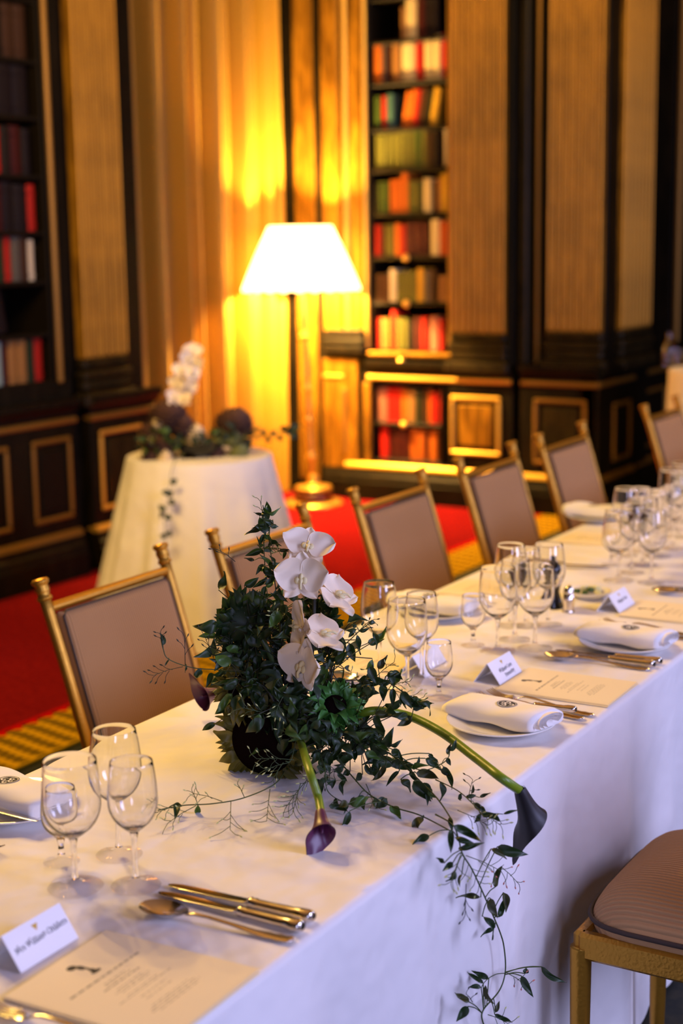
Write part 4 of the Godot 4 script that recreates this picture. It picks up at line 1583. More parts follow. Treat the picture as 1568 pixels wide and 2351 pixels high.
func leaf(parent: Node3D, base: Vector3, tip: Vector3, w: float, roll := 0.0, light := 0) -> void:
	var g: ArrayMesh = leaf_meshes[rng.randi() % leaf_meshes.size()]
	var m: Material = [M.leaf, M.leaf_light, M.leaf_olive][light]
	part(parent, "leaf", g, m, parent.transform.affine_inverse() * turned(base, tip, w, EYE - base, roll))


# a jasmine stem: path, radius, placed leaves [base, tip, width], then random ones along it, then bud sprays
func vine(label: String, path: Array, r: float, placed: Array, extra: int, sprays: Array, dark := false) -> Node3D:
	var p := smooth_path(path, 8)
	var o := thing("jasmine_vine", label, "vine", p[0], 0.0, "jasmine vines in the table flowers")
	var m := MB.new()
	var local: Array = []
	for q in p:
		local.append(q - p[0])
	m.tube(local, [r, r * 0.9, r * 0.8], 6)
	for q in placed:
		# a stalk from the nearest point of the stem
		var best: Vector3 = p[0]
		for k in p:
			if k.distance_to(q[0]) < best.distance_to(q[0]):
				best = k
		if best.distance_to(q[0]) < 0.14:
			var mid: Vector3 = (best + q[0]) / 2 + Vector3(0, 0.003, 0)
			m.tube(smooth_path([best - p[0], mid - p[0], q[0] - p[0]], 4), [r * 0.6], 5)
	part(o, "stem", m.done(), M.stem_dark if dark else M.stem)
	for q in placed:
		leaf(o, q[0], q[1], q[2], rng.randf_range(-0.6, 0.6), 0 if rng.randf() < 0.8 else 2)
	for k in extra:
		var i := rng.randi_range(1, p.size() - 2)
		var along: Vector3 = (p[i + 1] - p[i - 1]).normalized()
		var d: Vector3 = (along * 0.6 + Vector3(rng.randfn(), rng.randfn() - 0.2, rng.randfn()) * 0.55).normalized()
		var l := rng.randf_range(0.018, 0.036)
		leaf(o, p[i], p[i] + d * l, l * rng.randf_range(0.36, 0.5), rng.randf_range(-1.0, 1.0), 0 if rng.randf() < 0.75 else 1)
	for s in sprays:
		spray(o, p[0], s[0], s[1], s[2], s[3])
	return o


# a spray of thin stalks with a bud at each end
func spray(o: Node3D, origin: Vector3, from: Vector3, to: Vector3, n: int, bud: String) -> void:
	var st := MB.new()
	var bd := MB.new()
	var main := to - from
	var l := main.length()
	st.tube([from - origin, from + main * 0.5 - origin + Vector3(0, 0.002, 0), to - origin], [0.0007, 0.0006, 0.0005], 5)
	for k in n:
		var t: float = 0.35 + 0.65 * k / max(1, n - 1)
		var a: Vector3 = from + main * t
		var side: Vector3 = main.normalized().cross(EYE - a).normalized() * (1.0 if k % 2 == 0 else -1.0)
		var d: Vector3 = (main.normalized() * 0.8 + side * rng.randf_range(0.4, 0.9) + Vector3(rng.randfn(), rng.randfn(), rng.randfn()) * 0.2).normalized()
		var e: Vector3 = a + d * l * rng.randf_range(0.22, 0.38)
		var bend: Vector3 = (a + e) / 2 + main.normalized() * l * 0.05
		st.tube(smooth_path([a - origin, bend - origin, e - origin], 3), [0.0005], 5)
		var bt: Vector3 = e + d * rng.randf_range(0.005, 0.008)
		bd.tube([e - origin, (e + bt) / 2 - origin, bt - origin], [0.0006, 0.0013, 0.0003], 6)
	part(o, "stalks", st.done(), M.stem_dark if bud == "stem_dark" else M.stem).set_meta("kind", "stuff")
	part(o, "buds", bd.done(), M[bud]).set_meta("kind", "stuff")


func petal_mesh(l: float, w: float, cup: float, round_tip: float, wave: float) -> ArrayMesh:
	var m := MB.new()
	for side in [1.0, -1.0]:
		var rows: Array = []
		for i in 13:
			var t: float = i / 12.0
			var k: float = pow(sin(PI * (0.06 + 0.94 * pow(t, round_tip))), 0.62)
			if i == 12:
				k = 0.03
			var row := PackedVector3Array()
			for j in 11:
				var s: float = -1.0 + 0.2 * j
				row.append(Vector3(w * 0.5 * k * s, l * t, cup * (t * t * 0.5 * l + s * s * w * 0.25 * k) + wave * 0.003 * sin(t * 7.0 + s * 4.0) * t - side * 0.0004))
			rows.append(row)
		m.grid(rows, side > 0)
	return m.done()


# a moth orchid flower: front towards +z
func orchid_flower(parent: Node3D, called: String, at: Vector3, facing: Vector3, up: Vector3, size: float, close: float) -> Node3D:
	var f := Node3D.new()
	f.name = called
	parent.add_child(f, true)
	var z := facing.normalized()
	var x := up.cross(z).normalized()
	f.transform = Transform3D(Basis(x, z.cross(x), z) * Basis.from_scale(Vector3.ONE * size), at)
	var big := petal_mesh(0.046, 0.056, 0.35, 0.72, 1.0)
	var slim := petal_mesh(0.042, 0.031, 0.2, 0.8, 0.6)
	for s in [-1.0, 1.0]:
		part(f, "petal", big, M.orchid, Transform3D(Basis(Vector3.BACK, -s * 1.36) * Basis(Vector3.RIGHT, -0.12 + close), Vector3(0, 0.002, 0.002)))
	part(f, "sepal", slim, M.orchid, Transform3D(Basis(Vector3.RIGHT, -0.1 + close * 0.7), Vector3(0, 0.002, -0.002)))
	for s in [-1.0, 1.0]:
		part(f, "sepal", slim, M.orchid, Transform3D(Basis(Vector3.BACK, -s * 2.45) * Basis(Vector3.RIGHT, -0.06 + close * 0.7), Vector3(0, 0, -0.003)))
	var lip := MB.new()
	lip.ball(Vector3(0, 0.002, 0.008), Vector3(0.0035, 0.006, 0.006), 10, 7)
	lip.tube(smooth_path([Vector3(0, -0.002, 0.007), Vector3(0, -0.010, 0.014), Vector3(0, -0.018, 0.012)], 4), [0.003, 0.0045, 0.004, 0.002], 8)
	for s in [-1.0, 1.0]:
		lip.ball(Vector3(s * 0.006, -0.004, 0.010), Vector3(0.0045, 0.006, 0.0025), 8, 6)
	part(f, "lip", lip.done(), M.orchid_lip)
	return f


func sunflower(label: String, at: Vector3, facing: Vector3, r: float, sepal_l: float, m: Material, stem_to: Vector3, open := 0.55) -> void:
	var z := facing.normalized()
	var x := Vector3.UP.cross(z).normalized()
	var o := thing("sunflower", label, "sunflower", at, 0.0, "petal-less sunflowers in the table flowers")
	o.basis = Basis(x, z.cross(x), z)
	var rows: Array = []
	for i in 15:
		var a := PI / 2 * i / 14
		var row := PackedVector3Array()
		for j in 48:
			var b := TAU * j / 48
			var k: float = r * cos(a) * (1.0 + 0.012 * sin(b * 24.0 + i * PI))
			row.append(Vector3(k * cos(b), k * sin(b), r * 0.34 * sin(a) + 0.0012 * sin(b * 24.0 + i * PI)))
		rows.append(row)
	var d := MB.new()
	d.grid(rows, true, true)
	part(o, "seed_head", d.done(), M.seed_head)
	var back := MB.new()
	back.lathe([Vector2(0.006, -0.03), Vector2(r * 0.5, -0.02), Vector2(r * 0.9, -0.006), Vector2(r * 0.99, 0.001)], 32, Transform3D(Basis(Vector3.RIGHT, PI / 2), Vector3.ZERO))
	part(o, "receptacle", back.done(), m)
	for ringno in 3:
		var n := 21
		for k in n:
			var a: float = TAU * (k + 0.33 * ringno) / n + rng.randf_range(-0.06, 0.06)
			var l: float = sepal_l * rng.randf_range(0.8, 1.15)
			var out := Vector3(cos(a), sin(a), 0)
			var lift: float = [0.5, 0.15, -0.3][ringno] * open + rng.randf_range(-0.15, 0.15)
			var dir := (out + Vector3(0, 0, lift)).normalized()
			var bs: Vector3 = out * r * 0.93 + Vector3(0, 0, -0.002 - 0.003 * ringno)
			var yv := dir * l
			var zv := (Vector3(0, 0, 1) - dir * dir.z).normalized()
			part(o, "sepal", leaf_meshes[k % leaf_meshes.size()], m, Transform3D(dir.cross(zv) * l * 0.52, yv, zv * l, bs))
	var st := MB.new()
	var inv := o.transform.affine_inverse()
	var e: Vector3 = inv * stem_to
	st.tube(smooth_path([Vector3(0, 0, -0.024), Vector3(0, 0, -0.05) + e * 0.2, e], 5), [0.005], 8)
	part(o, "stem", st.done(), M.stem)


# a calla lily: the spathe is a funnel along dir, its longer lip on the side of lip
func calla(label: String, stem: Array, dir: Vector3, lip: Vector3, l: float, open: float, m: Material, stem_r: float, tip := 0.02) -> void:
	var p := smooth_path(stem, 8)
	var o := thing("calla_lily", label, "flower", p[0], 0.0, "calla lilies in the table flowers")
	var s := MB.new()
	var local: Array = []
	for q in p:
		local.append(q - p[0])
	s.tube(local, [stem_r], 14)
	part(o, "stem", s.done(), M.calla_stem)
	var y := dir.normalized()
	var x := (lip - y * lip.dot(y)).normalized()
	var b := Basis(x, y, x.cross(y))
	var f := MB.new()
	for side in [1.0, -1.0]:
		var rows: Array = []
		for i in 21:
			var t: float = i / 20.0
			var row := PackedVector3Array()
			for j in 41:
				# the sheet overlaps itself a little at the back
				var a := TAU * 1.04 * (j / 40.0 - 0.5)
				var c: float = 0.5 + 0.5 * cos(a)
				var reach: float = l * (0.60 + 0.24 * pow(c, 1.3) + 0.16 * pow(c, 8.0))
				var r: float = lerpf(stem_r * 1.05, open * 0.55, pow(t, 0.8)) + open * 0.45 * pow(t, 4.0) * (0.6 + 0.6 * c)
				r += (0.0006 if side > 0 else -0.0006) + 0.0012 * sin(a * 0.5)
				var tipw: float = pow(t, 5.0) * exp(-pow(a / 0.34, 2.0))
				row.append(Vector3(r * cos(a) + 0.016 * tipw, reach * t + tip * tipw, r * sin(a) * (1.0 - 0.15 * t)))
			rows.append(row)
		f.grid(rows, side < 0)
	part(o, "spathe", f.done(), m, Transform3D(b, p[p.size() - 1] - p[0] - y * 0.004))
	var sp := MB.new()
	sp.tube([Vector3(0, l * 0.1, 0), Vector3(0, l * 0.35, 0), Vector3(0.001, l * 0.55, 0)], [0.003, 0.0035, 0.002], 8)
	part(o, "spadix", sp.done(), m, Transform3D(b, p[p.size() - 1] - p[0]))


func build_flowers() -> void:
	for q in [[0.5, 0.4, 0.6, 1.4], [-0.3, 0.6, 1.0, 1.2], [0.9, 0.3, 1.2, 1.6], [0.2, 0.9, 0.4, 1.0], [-0.8, 0.5, 0.8, 1.3]]:
		leaf_meshes.append(leaf_mesh(q[0], q[1], q[2], q[3]))
	var rt := Vector3(HEART.z, 0, -HEART.x).normalized() * -1.0
	rt = Vector3.UP.cross(Vector3(-HEART.x, 0, -HEART.z).normalized())
	var tw := Vector3(-HEART.x, 0, -HEART.z).normalized()
	# low glass bowl on a gilt foot that holds the stems
	var vase := thing("flower_bowl", "low glass bowl on a small gilt foot, hidden under the table flowers", "bowl", Vector3(HEART.x, TOP + 0.0005, HEART.z))
	part(vase, "foot", lathe([Vector2(0, 0), Vector2(0.042, 0), Vector2(0.044, 0.004), Vector2(0.03, 0.012), Vector2(0.016, 0.02), Vector2(0.02, 0.026), Vector2(0, 0.027)], 32), M.brass)
	part(vase, "bowl", lathe([Vector2(0, 0.027), Vector2(0.02, 0.027), Vector2(0.05, 0.04), Vector2(0.064, 0.065), Vector2(0.066, 0.1), Vector2(0.063, 0.1), Vector2(0.06, 0.068), Vector2(0.046, 0.046), Vector2(0, 0.034)], 40), M.glass)
	# orchids on one dark stem
	var stem := smooth_path([Vector3(2.135, 0.845, -1.346), Vector3(2.128, 0.928, -1.32), Vector3(2.123, 1.007, -1.309), Vector3(2.133, 1.081, -1.313), Vector3(2.136, 1.132, -1.327)], 8)
	var orc := thing("orchid_spray", "spray of white moth orchids on a dark stem, at the front of the table flowers", "orchid", stem[0])
	var sm := MB.new()
	var loc: Array = []
	for q in stem:
		loc.append(q - stem[0])
	sm.tube(loc, [0.0034], 8)
	for q in [Vector3(2.119, 1.145, -1.316), Vector3(2.089, 1.098, -1.307), Vector3(2.136, 1.06, -1.271), Vector3(2.093, 1.013, -1.318), Vector3(2.106, 0.996, -1.28), Vector3(2.081, 0.956, -1.3)]:
		var best: Vector3 = stem[0]
		for k in stem:
			if k.distance_to(q) < best.distance_to(q):
				best = k
		sm.tube(smooth_path([best - stem[0], (best + q) / 2 - stem[0] + Vector3(0, 0.008, 0), q - stem[0]], 4), [0.0019], 6)
	part(orc, "stem", sm.done(), M.stem_dark)
	# centre, facing (right, up, towards), up, size, closing
	var fl := [
		[Vector3(2.102, 1.149, -1.305), Vector3(0.12, 0.75, 0.62), Vector3(0.25, 1, -0.6), 1.0, 0.12],
		[Vector3(2.071, 1.104, -1.298), Vector3(-0.12, 0.22, 0.95), Vector3(0.05, 1, -0.1), 1.02, 0.2],
		[Vector3(2.12, 1.065, -1.259), Vector3(0.46, 0.78, 0.36), Vector3(-0.83, 0.5, 0.0), 1.05, 0.1],
		[Vector3(2.077, 1.02, -1.307), Vector3(-0.9, 0.08, 0.36), Vector3(0.35, 0.1, 1.0), 1.0, 0.05],
		[Vector3(2.09, 1.003, -1.268), Vector3(0.25, 0.86, 0.36), Vector3(-0.9, 0.2, 0.0), 1.02, 0.15],
		[Vector3(2.064, 0.958, -1.29), Vector3(-0.7, 0.1, 0.7), Vector3(0.2, 1, 0.0), 1.1, 0.28],
	]
	for q in fl:
		var fz: Vector3 = rt * q[1].x + Vector3.UP * q[1].y + tw * q[1].z
		var fu: Vector3 = rt * q[2].x + Vector3.UP * q[2].y + tw * q[2].z
		orchid_flower(orc, "flower", q[0] - stem[0], fz, fu, q[3], q[4])
	# sunflowers without their petals
	var dirs := func(v: Vector3) -> Vector3: return rt * v.x + Vector3.UP * v.y + tw * v.z
	var core := Vector3(2.158, 0.784, -1.384)
	sunflower("largest sunflower, a broad dark disc facing the nearest glasses", Vector3(2.065, 0.809, -1.38), dirs.call(Vector3(-0.42, -0.05, 0.9)), 0.057, 0.040, M.sepal, core)
	sunflower("small sunflower ringed in bright green sepals, right of the lowest orchid", Vector3(2.091, 0.888, -1.249), dirs.call(Vector3(0.05, 0.72, 0.65)), 0.019, 0.032, M.sepal_green, core, 1.0)
	sunflower("half-covered sunflower above the largest one, with olive sepals", Vector3(2.066, 0.897, -1.414), dirs.call(Vector3(-0.3, 0.4, 0.85)), 0.030, 0.032, M.sepal, core)
	sunflower("spiky sunflower turned away at the left shoulder of the flowers", Vector3(2.092, 1.006, -1.43), dirs.call(Vector3(-0.55, 0.1, -0.75)), 0.036, 0.034, M.leaf, core)
	sunflower("spiky sunflower turned to the right behind the white orchids", Vector3(2.192, 0.995, -1.331), dirs.call(Vector3(0.8, 0.15, -0.45)), 0.033, 0.034, M.leaf, core)
	# callas
	calla("near-black calla lily arching on a long green stem over the table edge", [Vector3(2.142, 0.84, -1.262), Vector3(2.14, 0.869, -1.21)] + [Vector3(2.19, 0.854, -1.17), Vector3(2.163, 0.845, -1.09), Vector3(2.108, 0.832, -1), Vector3(2.055, 0.827, -0.93), Vector3(2.093, 0.796, -0.915)], Vector3(0.35, -1.0, 0.18), dirs.call(Vector3(-0.75, -0.5, 0.3)), 0.098, 0.034, M.calla_black, 0.0075)
	calla("purple calla lily bowing down to the cloth in front of the flowers", [Vector3(2.078, 0.856, -1.323), Vector3(2.041, 0.835, -1.288), Vector3(1.894, 0.85, -1.181), Vector3(1.876, 0.815, -1.154), Vector3(1.846, 0.803, -1.131)], dirs.call(Vector3(0.02, -0.62, 0.78)), dirs.call(Vector3(-0.45, -0.85, -0.1)), 0.058, 0.0265, M.calla_purple, 0.0065, 0.042)
	calla("deep purple calla lily resting on the cloth at the left of the flowers", [Vector3(2.14, 0.863, -1.43), Vector3(2.16, 0.855, -1.49), Vector3(2.293, 0.8, -1.638)], dirs.call(Vector3(-0.75, -0.02, 0.6)), dirs.call(Vector3(-0.2, 0.8, 0.2)), 0.056, 0.034, M.calla_purple, 0.0065, 0.008)
	build_vines(rt, tw)


func build_vines(rt: Vector3, tw: Vector3) -> void:
	var heart_px := Vector3(2.139, 0.839, -1.376)
	# the core: stems fanned out of the bowl, thick with leaves
	var cores := [
		["leafy jasmine stems massed at the upper left of the flowers", [Vector3(2.164, 0.765, -1.393), Vector3(2.127, 0.871, -1.394), Vector3(2.087, 0.959, -1.401), Vector3(2.088, 1.018, -1.418)], 85, 0.035],
		["leafy jasmine stems massed under the white orchids", [Vector3(2.16, 0.768, -1.381), Vector3(2.106, 0.867, -1.354), Vector3(2.103, 0.945, -1.359), Vector3(2.117, 1.032, -1.374)], 95, 0.034],
		["leafy jasmine stems massed at the right of the lowest orchid", [Vector3(2.164, 0.768, -1.375), Vector3(2.122, 0.854, -1.311), Vector3(2.147, 0.912, -1.29), Vector3(2.178, 0.963, -1.317)], 80, 0.034],
		["leafy jasmine stems massed low between the two green stems", [Vector3(2.147, 0.791, -1.364), Vector3(2.1, 0.824, -1.29), Vector3(2.107, 0.837, -1.242), Vector3(2.106, 0.828, -1.208)], 90, 0.032],
		["leafy jasmine stems spread across the front below the lowest orchid", [Vector3(2.056, 0.863, -1.375), Vector3(2.043, 0.893, -1.322), Vector3(2.054, 0.876, -1.286), Vector3(2.078, 0.852, -1.25), Vector3(2.089, 0.839, -1.215)], 85, 0.021],
		["leafy jasmine stems over the half-covered sunflower", [Vector3(2.041, 0.92, -1.434), Vector3(2.033, 0.928, -1.393), Vector3(2.036, 0.917, -1.351), Vector3(2.039, 0.874, -1.328)], 50, 0.018],
		["leafy jasmine stems massed behind the largest sunflower", [Vector3(2.185, 0.771, -1.415), Vector3(2.131, 0.834, -1.425), Vector3(2.103, 0.904, -1.431), Vector3(2.066, 0.944, -1.433)], 70, 0.036],
	]
	for c in cores:
		var p := smooth_path(c[1], 10)
		var o := thing("jasmine_vine", c[0], "vine", p[0], 0.0, "jasmine vines in the table flowers")
		var m := MB.new()
		var local: Array = []
		for q in p:
			local.append(q - p[0])
		m.tube(local, [0.0022], 6)
		for k in c[2]:
			var i := rng.randi_range(3, p.size() - 1)
			var off: Vector3 = rt * rng.randfn() * c[3] + Vector3.UP * rng.randfn() * c[3] * 0.9 + tw * rng.randfn() * c[3] * 0.8
			var b: Vector3 = p[i] + off
			b.y = max(b.y, TOP + 0.02)
			m.tube([p[i] - p[0], (p[i] + b) / 2 - p[0] + Vector3(0, 0.004, 0), b - p[0]], [0.0009], 4)
			var d: Vector3 = (off.normalized() * 0.7 + Vector3(rng.randfn(), rng.randfn() - 0.3, rng.randfn()) * 0.6).normalized()
			var l := rng.randf_range(0.024, 0.044)
			var e: Vector3 = b + d * l
			e.y = max(e.y, TOP + 0.012)
			leaf(o, b, e, l * rng.randf_range(0.4, 0.62), rng.randf_range(-0.9, 0.9), 0 if rng.randf() < 0.86 else 1)
		part(o, "stem", m.done(), M.stem_dark)
	vine("jasmine spire rising to a point above the flowers", [Vector3(2.132, 0.902, -1.387), Vector3(2.118, 0.991, -1.39), Vector3(2.114, 1.068, -1.396), Vector3(2.104, 1.146, -1.393), Vector3(2.106, 1.184, -1.39), Vector3(2.104, 1.214, -1.393)], 0.0012, [[Vector3(2.105, 1.18, -1.392), Vector3(2.083, 1.165, -1.419), 0.011], [Vector3(2.109, 1.197, -1.385), Vector3(2.111, 1.22, -1.39), 0.014], [Vector3(2.108, 1.194, -1.386), Vector3(2.096, 1.201, -1.407), 0.007], [Vector3(2.109, 1.178, -1.386), Vector3(2.115, 1.189, -1.38), 0.010], [Vector3(2.102, 1.137, -1.396), Vector3(2.084, 1.128, -1.419), 0.013], [Vector3(2.095, 1.12, -1.406), Vector3(2.086, 1.124, -1.422), 0.007], [Vector3(2.115, 1.138, -1.357), Vector3(2.11, 1.122, -1.359), 0.007], [Vector3(2.112, 1.154, -1.381), Vector3(2.115, 1.137, -1.37), 0.007], [Vector3(2.109, 1.116, -1.386), Vector3(2.115, 1.101, -1.371), 0.010], [Vector3(2.105, 1.086, -1.392), Vector3(2.09, 1.072, -1.409), 0.010], [Vector3(2.106, 1.074, -1.391), Vector3(2.096, 1.049, -1.395), 0.011]], 26, [[Vector3(2.105, 1.184, -1.392), Vector3(2.102, 1.221, -1.397), 4, "bud"], [Vector3(2.096, 1.141, -1.388), Vector3(2.099, 1.141, -1.364), 5, "bud"], [Vector3(2.095, 1.111, -1.389), Vector3(2.104, 1.112, -1.357), 4, "bud"]])
	vine("second jasmine stem twining up beside the spire", [Vector3(2.122, 0.955, -1.366), Vector3(2.108, 1.034, -1.369), Vector3(2.104, 1.103, -1.375), Vector3(2.101, 1.156, -1.38), Vector3(2.103, 1.189, -1.377)], 0.0012, [[Vector3(2.11, 1.137, -1.347), Vector3(2.119, 1.128, -1.33), 0.008], [Vector3(2.101, 1.139, -1.361), Vector3(2.112, 1.14, -1.345), 0.007], [Vector3(2.096, 1.097, -1.368), Vector3(2.083, 1.08, -1.381), 0.012], [Vector3(2.1, 1.075, -1.362), Vector3(2.103, 1.049, -1.347), 0.011], [Vector3(2.089, 1.056, -1.38), Vector3(2.078, 1.039, -1.389), 0.010]], 26, [[Vector3(2.094, 1.097, -1.371), Vector3(2.1, 1.092, -1.344), 5, "bud"], [Vector3(2.066, 1.024, -1.342), Vector3(2.053, 1.049, -1.343), 5, "bud"]])
	vine("wiry sprig curling out to the left in front of the chair", [Vector3(2.074, 0.925, -1.421), Vector3(2.025, 0.94, -1.44), Vector3(1.985, 0.951, -1.465), Vector3(1.957, 0.969, -1.491), Vector3(1.952, 0.987, -1.498), Vector3(1.95, 1.008, -1.501)], 0.0011, [[Vector3(1.957, 0.968, -1.491), Vector3(1.95, 0.958, -1.495), 0.004], [Vector3(1.973, 0.957, -1.467), Vector3(1.968, 0.946, -1.467), 0.004]], 2, [[Vector3(1.952, 0.989, -1.498), Vector3(1.95, 1.016, -1.501), 5, "stem_dark"], [Vector3(1.979, 0.956, -1.474), Vector3(1.98, 1.004, -1.474), 4, "stem_dark"], [Vector3(1.977, 0.953, -1.477), Vector3(1.942, 0.942, -1.513), 7, "stem_dark"], [Vector3(2.025, 0.941, -1.44), Vector3(2.006, 1.002, -1.452), 6, "stem_dark"], [Vector3(2.046, 0.958, -1.427), Vector3(2.045, 0.996, -1.429), 5, "stem_dark"], [Vector3(2.061, 1.122, -1.423), Vector3(2.045, 1.143, -1.447), 4, "stem_dark"]])
	vine("fine budding sprig lying on the cloth towards the nearest glasses", [Vector3(2.094, 0.757, -1.353), Vector3(1.96, 0.785, -1.288), Vector3(1.913, 0.772, -1.317), Vector3(1.873, 0.77, -1.349), Vector3(1.848, 0.768, -1.39), Vector3(1.808, 0.77, -1.41)], 0.0012, [], 3, [[Vector3(1.844, 0.77, -1.387), Vector3(1.783, 0.775, -1.399), 6, "bud"], [Vector3(1.857, 0.77, -1.367), Vector3(1.84, 0.8, -1.366), 5, "bud"], [Vector3(1.852, 0.77, -1.368), Vector3(1.782, 0.765, -1.371), 6, "bud"], [Vector3(1.894, 0.77, -1.329), Vector3(1.81, 0.763, -1.273), 6, "bud"], [Vector3(1.877, 0.775, -1.334), Vector3(1.852, 0.79, -1.371), 4, "bud"], [Vector3(1.91, 0.775, -1.314), Vector3(1.898, 0.8, -1.318), 3, "bud"], [Vector3(1.937, 0.785, -1.282), Vector3(1.862, 0.765, -1.24), 7, "bud"], [Vector3(1.969, 0.79, -1.244), Vector3(1.901, 0.768, -1.217), 7, "bud"]])
	vine("pale-budded sprig hanging across the face of the largest sunflower", [Vector3(2.05, 0.869, -1.293), Vector3(2.029, 0.838, -1.289), Vector3(2.015, 0.808, -1.291), Vector3(2.002, 0.81, -1.293)], 0.001, [], 0, [[Vector3(2.018, 0.808, -1.287), Vector3(1.968, 0.819, -1.327), 7, "bud"], [Vector3(2.014, 0.804, -1.293), Vector3(1.974, 0.798, -1.318), 6, "bud"], [Vector3(2.027, 0.838, -1.292), Vector3(1.997, 0.867, -1.301), 5, "bud"], [Vector3(2.03, 0.87, -1.323), Vector3(1.983, 0.897, -1.36), 6, "bud"], [Vector3(2.026, 0.911, -1.311), Vector3(2.002, 0.887, -1.312), 5, "bud"], [Vector3(2, 0.808, -1.296), Vector3(1.981, 0.779, -1.307), 5, "bud"]])
	vine("small leafy sprig reaching over the glasses at the right", [Vector3(2.15, 0.94, -1.305), Vector3(2.147, 0.968, -1.272), Vector3(2.14, 0.99, -1.246), Vector3(2.138, 1.004, -1.231), Vector3(2.148, 1.018, -1.216)], 0.0011, [[Vector3(2.137, 1.001, -1.233), Vector3(2.132, 0.967, -1.224), 0.010], [Vector3(2.152, 1.005, -1.21), Vector3(2.149, 0.976, -1.2), 0.010], [Vector3(2.137, 1.009, -1.233), Vector3(2.127, 1.008, -1.249), 0.009], [Vector3(2.137, 1.013, -1.233), Vector3(2.134, 1.019, -1.241), 0.008], [Vector3(2.135, 1.003, -1.236), Vector3(2.128, 0.996, -1.244), 0.009], [Vector3(2.14, 1.005, -1.228), Vector3(2.15, 1.011, -1.214), 0.007], [Vector3(2.142, 1.016, -1.226), Vector3(2.146, 1.024, -1.223), 0.004], [Vector3(2.143, 0.974, -1.261), Vector3(2.137, 0.96, -1.263), 0.007]], 3, [[Vector3(2.14, 1.007, -1.229), Vector3(2.151, 1.024, -1.212), 3, "stem_dark"]])
	vine("dark leafy tangle in front of the large wine glass", [Vector3(2.147, 0.873, -1.291), Vector3(2.142, 0.904, -1.244), Vector3(2.144, 0.927, -1.203), Vector3(2.145, 0.918, -1.166), Vector3(2.154, 0.895, -1.134), Vector3(2.159, 0.894, -1.108)], 0.0013, [[Vector3(2.139, 0.944, -1.193), Vector3(2.153, 0.967, -1.182), 0.014], [Vector3(2.147, 0.932, -1.182), Vector3(2.16, 0.937, -1.161), 0.011], [Vector3(2.14, 0.947, -1.21), Vector3(2.138, 0.917, -1.196), 0.018], [Vector3(2.148, 0.934, -1.18), Vector3(2.147, 0.913, -1.167), 0.015], [Vector3(2.144, 0.914, -1.168), Vector3(2.135, 0.884, -1.164), 0.013], [Vector3(2.143, 0.912, -1.15), Vector3(2.143, 0.883, -1.132), 0.016], [Vector3(2.153, 0.879, -1.135), Vector3(2.172, 0.892, -1.107), 0.016], [Vector3(2.152, 0.867, -1.137), Vector3(2.136, 0.851, -1.156), 0.016], [Vector3(2.136, 0.925, -1.217), Vector3(2.132, 0.897, -1.207), 0.015], [Vector3(2.144, 0.913, -1.205), Vector3(2.13, 0.889, -1.213), 0.013], [Vector3(2.143, 0.919, -1.187), Vector3(2.136, 0.891, -1.182), 0.016], [Vector3(2.127, 0.87, -1.193), Vector3(2.139, 0.867, -1.169), 0.016], [Vector3(2.146, 0.902, -1.146), Vector3(2.151, 0.881, -1.123), 0.015], [Vector3(2.152, 0.941, -1.174), Vector3(2.157, 0.927, -1.156), 0.013], [Vector3(2.129, 0.903, -1.245), Vector3(2.132, 0.884, -1.229), 0.015]], 18, [[Vector3(2.136, 0.93, -1.198), Vector3(2.145, 0.959, -1.166), 4, "bud"], [Vector3(2.143, 0.918, -1.169), Vector3(2.15, 0.928, -1.14), 4, "bud"], [Vector3(2.135, 0.915, -1.181), Vector3(2.158, 0.897, -1.128), 6, "bud"], [Vector3(2.132, 0.917, -1.222), Vector3(2.12, 0.937, -1.24), 4, "bud"]])
	vine("leafy vine trailing over the cloth towards the table edge", [Vector3(2.128, 0.846, -1.246), Vector3(2.106, 0.83, -1.195), Vector3(2.104, 0.81, -1.145), Vector3(2.064, 0.795, -1.079), Vector3(2.024, 0.785, -1.024), Vector3(1.976, 0.775, -0.975)], 0.0016, [[Vector3(2.122, 0.8, -1.18), Vector3(2.102, 0.787, -1.206), 0.013], [Vector3(2.111, 0.79, -1.165), Vector3(2.092, 0.764, -1.18), 0.013], [Vector3(2.077, 0.8, -1.09), Vector3(2.092, 0.794, -1.055), 0.019], [Vector3(2.051, 0.795, -1.082), Vector3(2.054, 0.766, -1.051), 0.023], [Vector3(2.058, 0.79, -1.075), Vector3(2.061, 0.767, -1.052), 0.019], [Vector3(2.062, 0.79, -1.111), Vector3(2.065, 0.772, -1.092), 0.014], [Vector3(2.097, 0.79, -1.132), Vector3(2.079, 0.766, -1.148), 0.009], [Vector3(2.147, 0.8, -1.11), Vector3(2.154, 0.78, -1.081), 0.016], [Vector3(2.109, 0.8, -1.109), Vector3(2.117, 0.814, -1.104), 0.007], [Vector3(2.172, 0.8, -1.115), Vector3(2.17, 0.786, -1.108), 0.009], [Vector3(2.149, 0.805, -1.174), Vector3(2.153, 0.788, -1.155), 0.015], [Vector3(2.136, 0.82, -1.2), Vector3(2.139, 0.801, -1.181), 0.018], [Vector3(2.124, 0.83, -1.21), Vector3(2.11, 0.808, -1.219), 0.015], [Vector3(2.124, 0.8, -1.135), Vector3(2.124, 0.78, -1.121), 0.012], [Vector3(2.052, 0.78, -1.062), Vector3(2.047, 0.761, -1.054), 0.009], [Vector3(2.117, 0.79, -1.185), Vector3(2.106, 0.773, -1.192), 0.013]], 10, [])
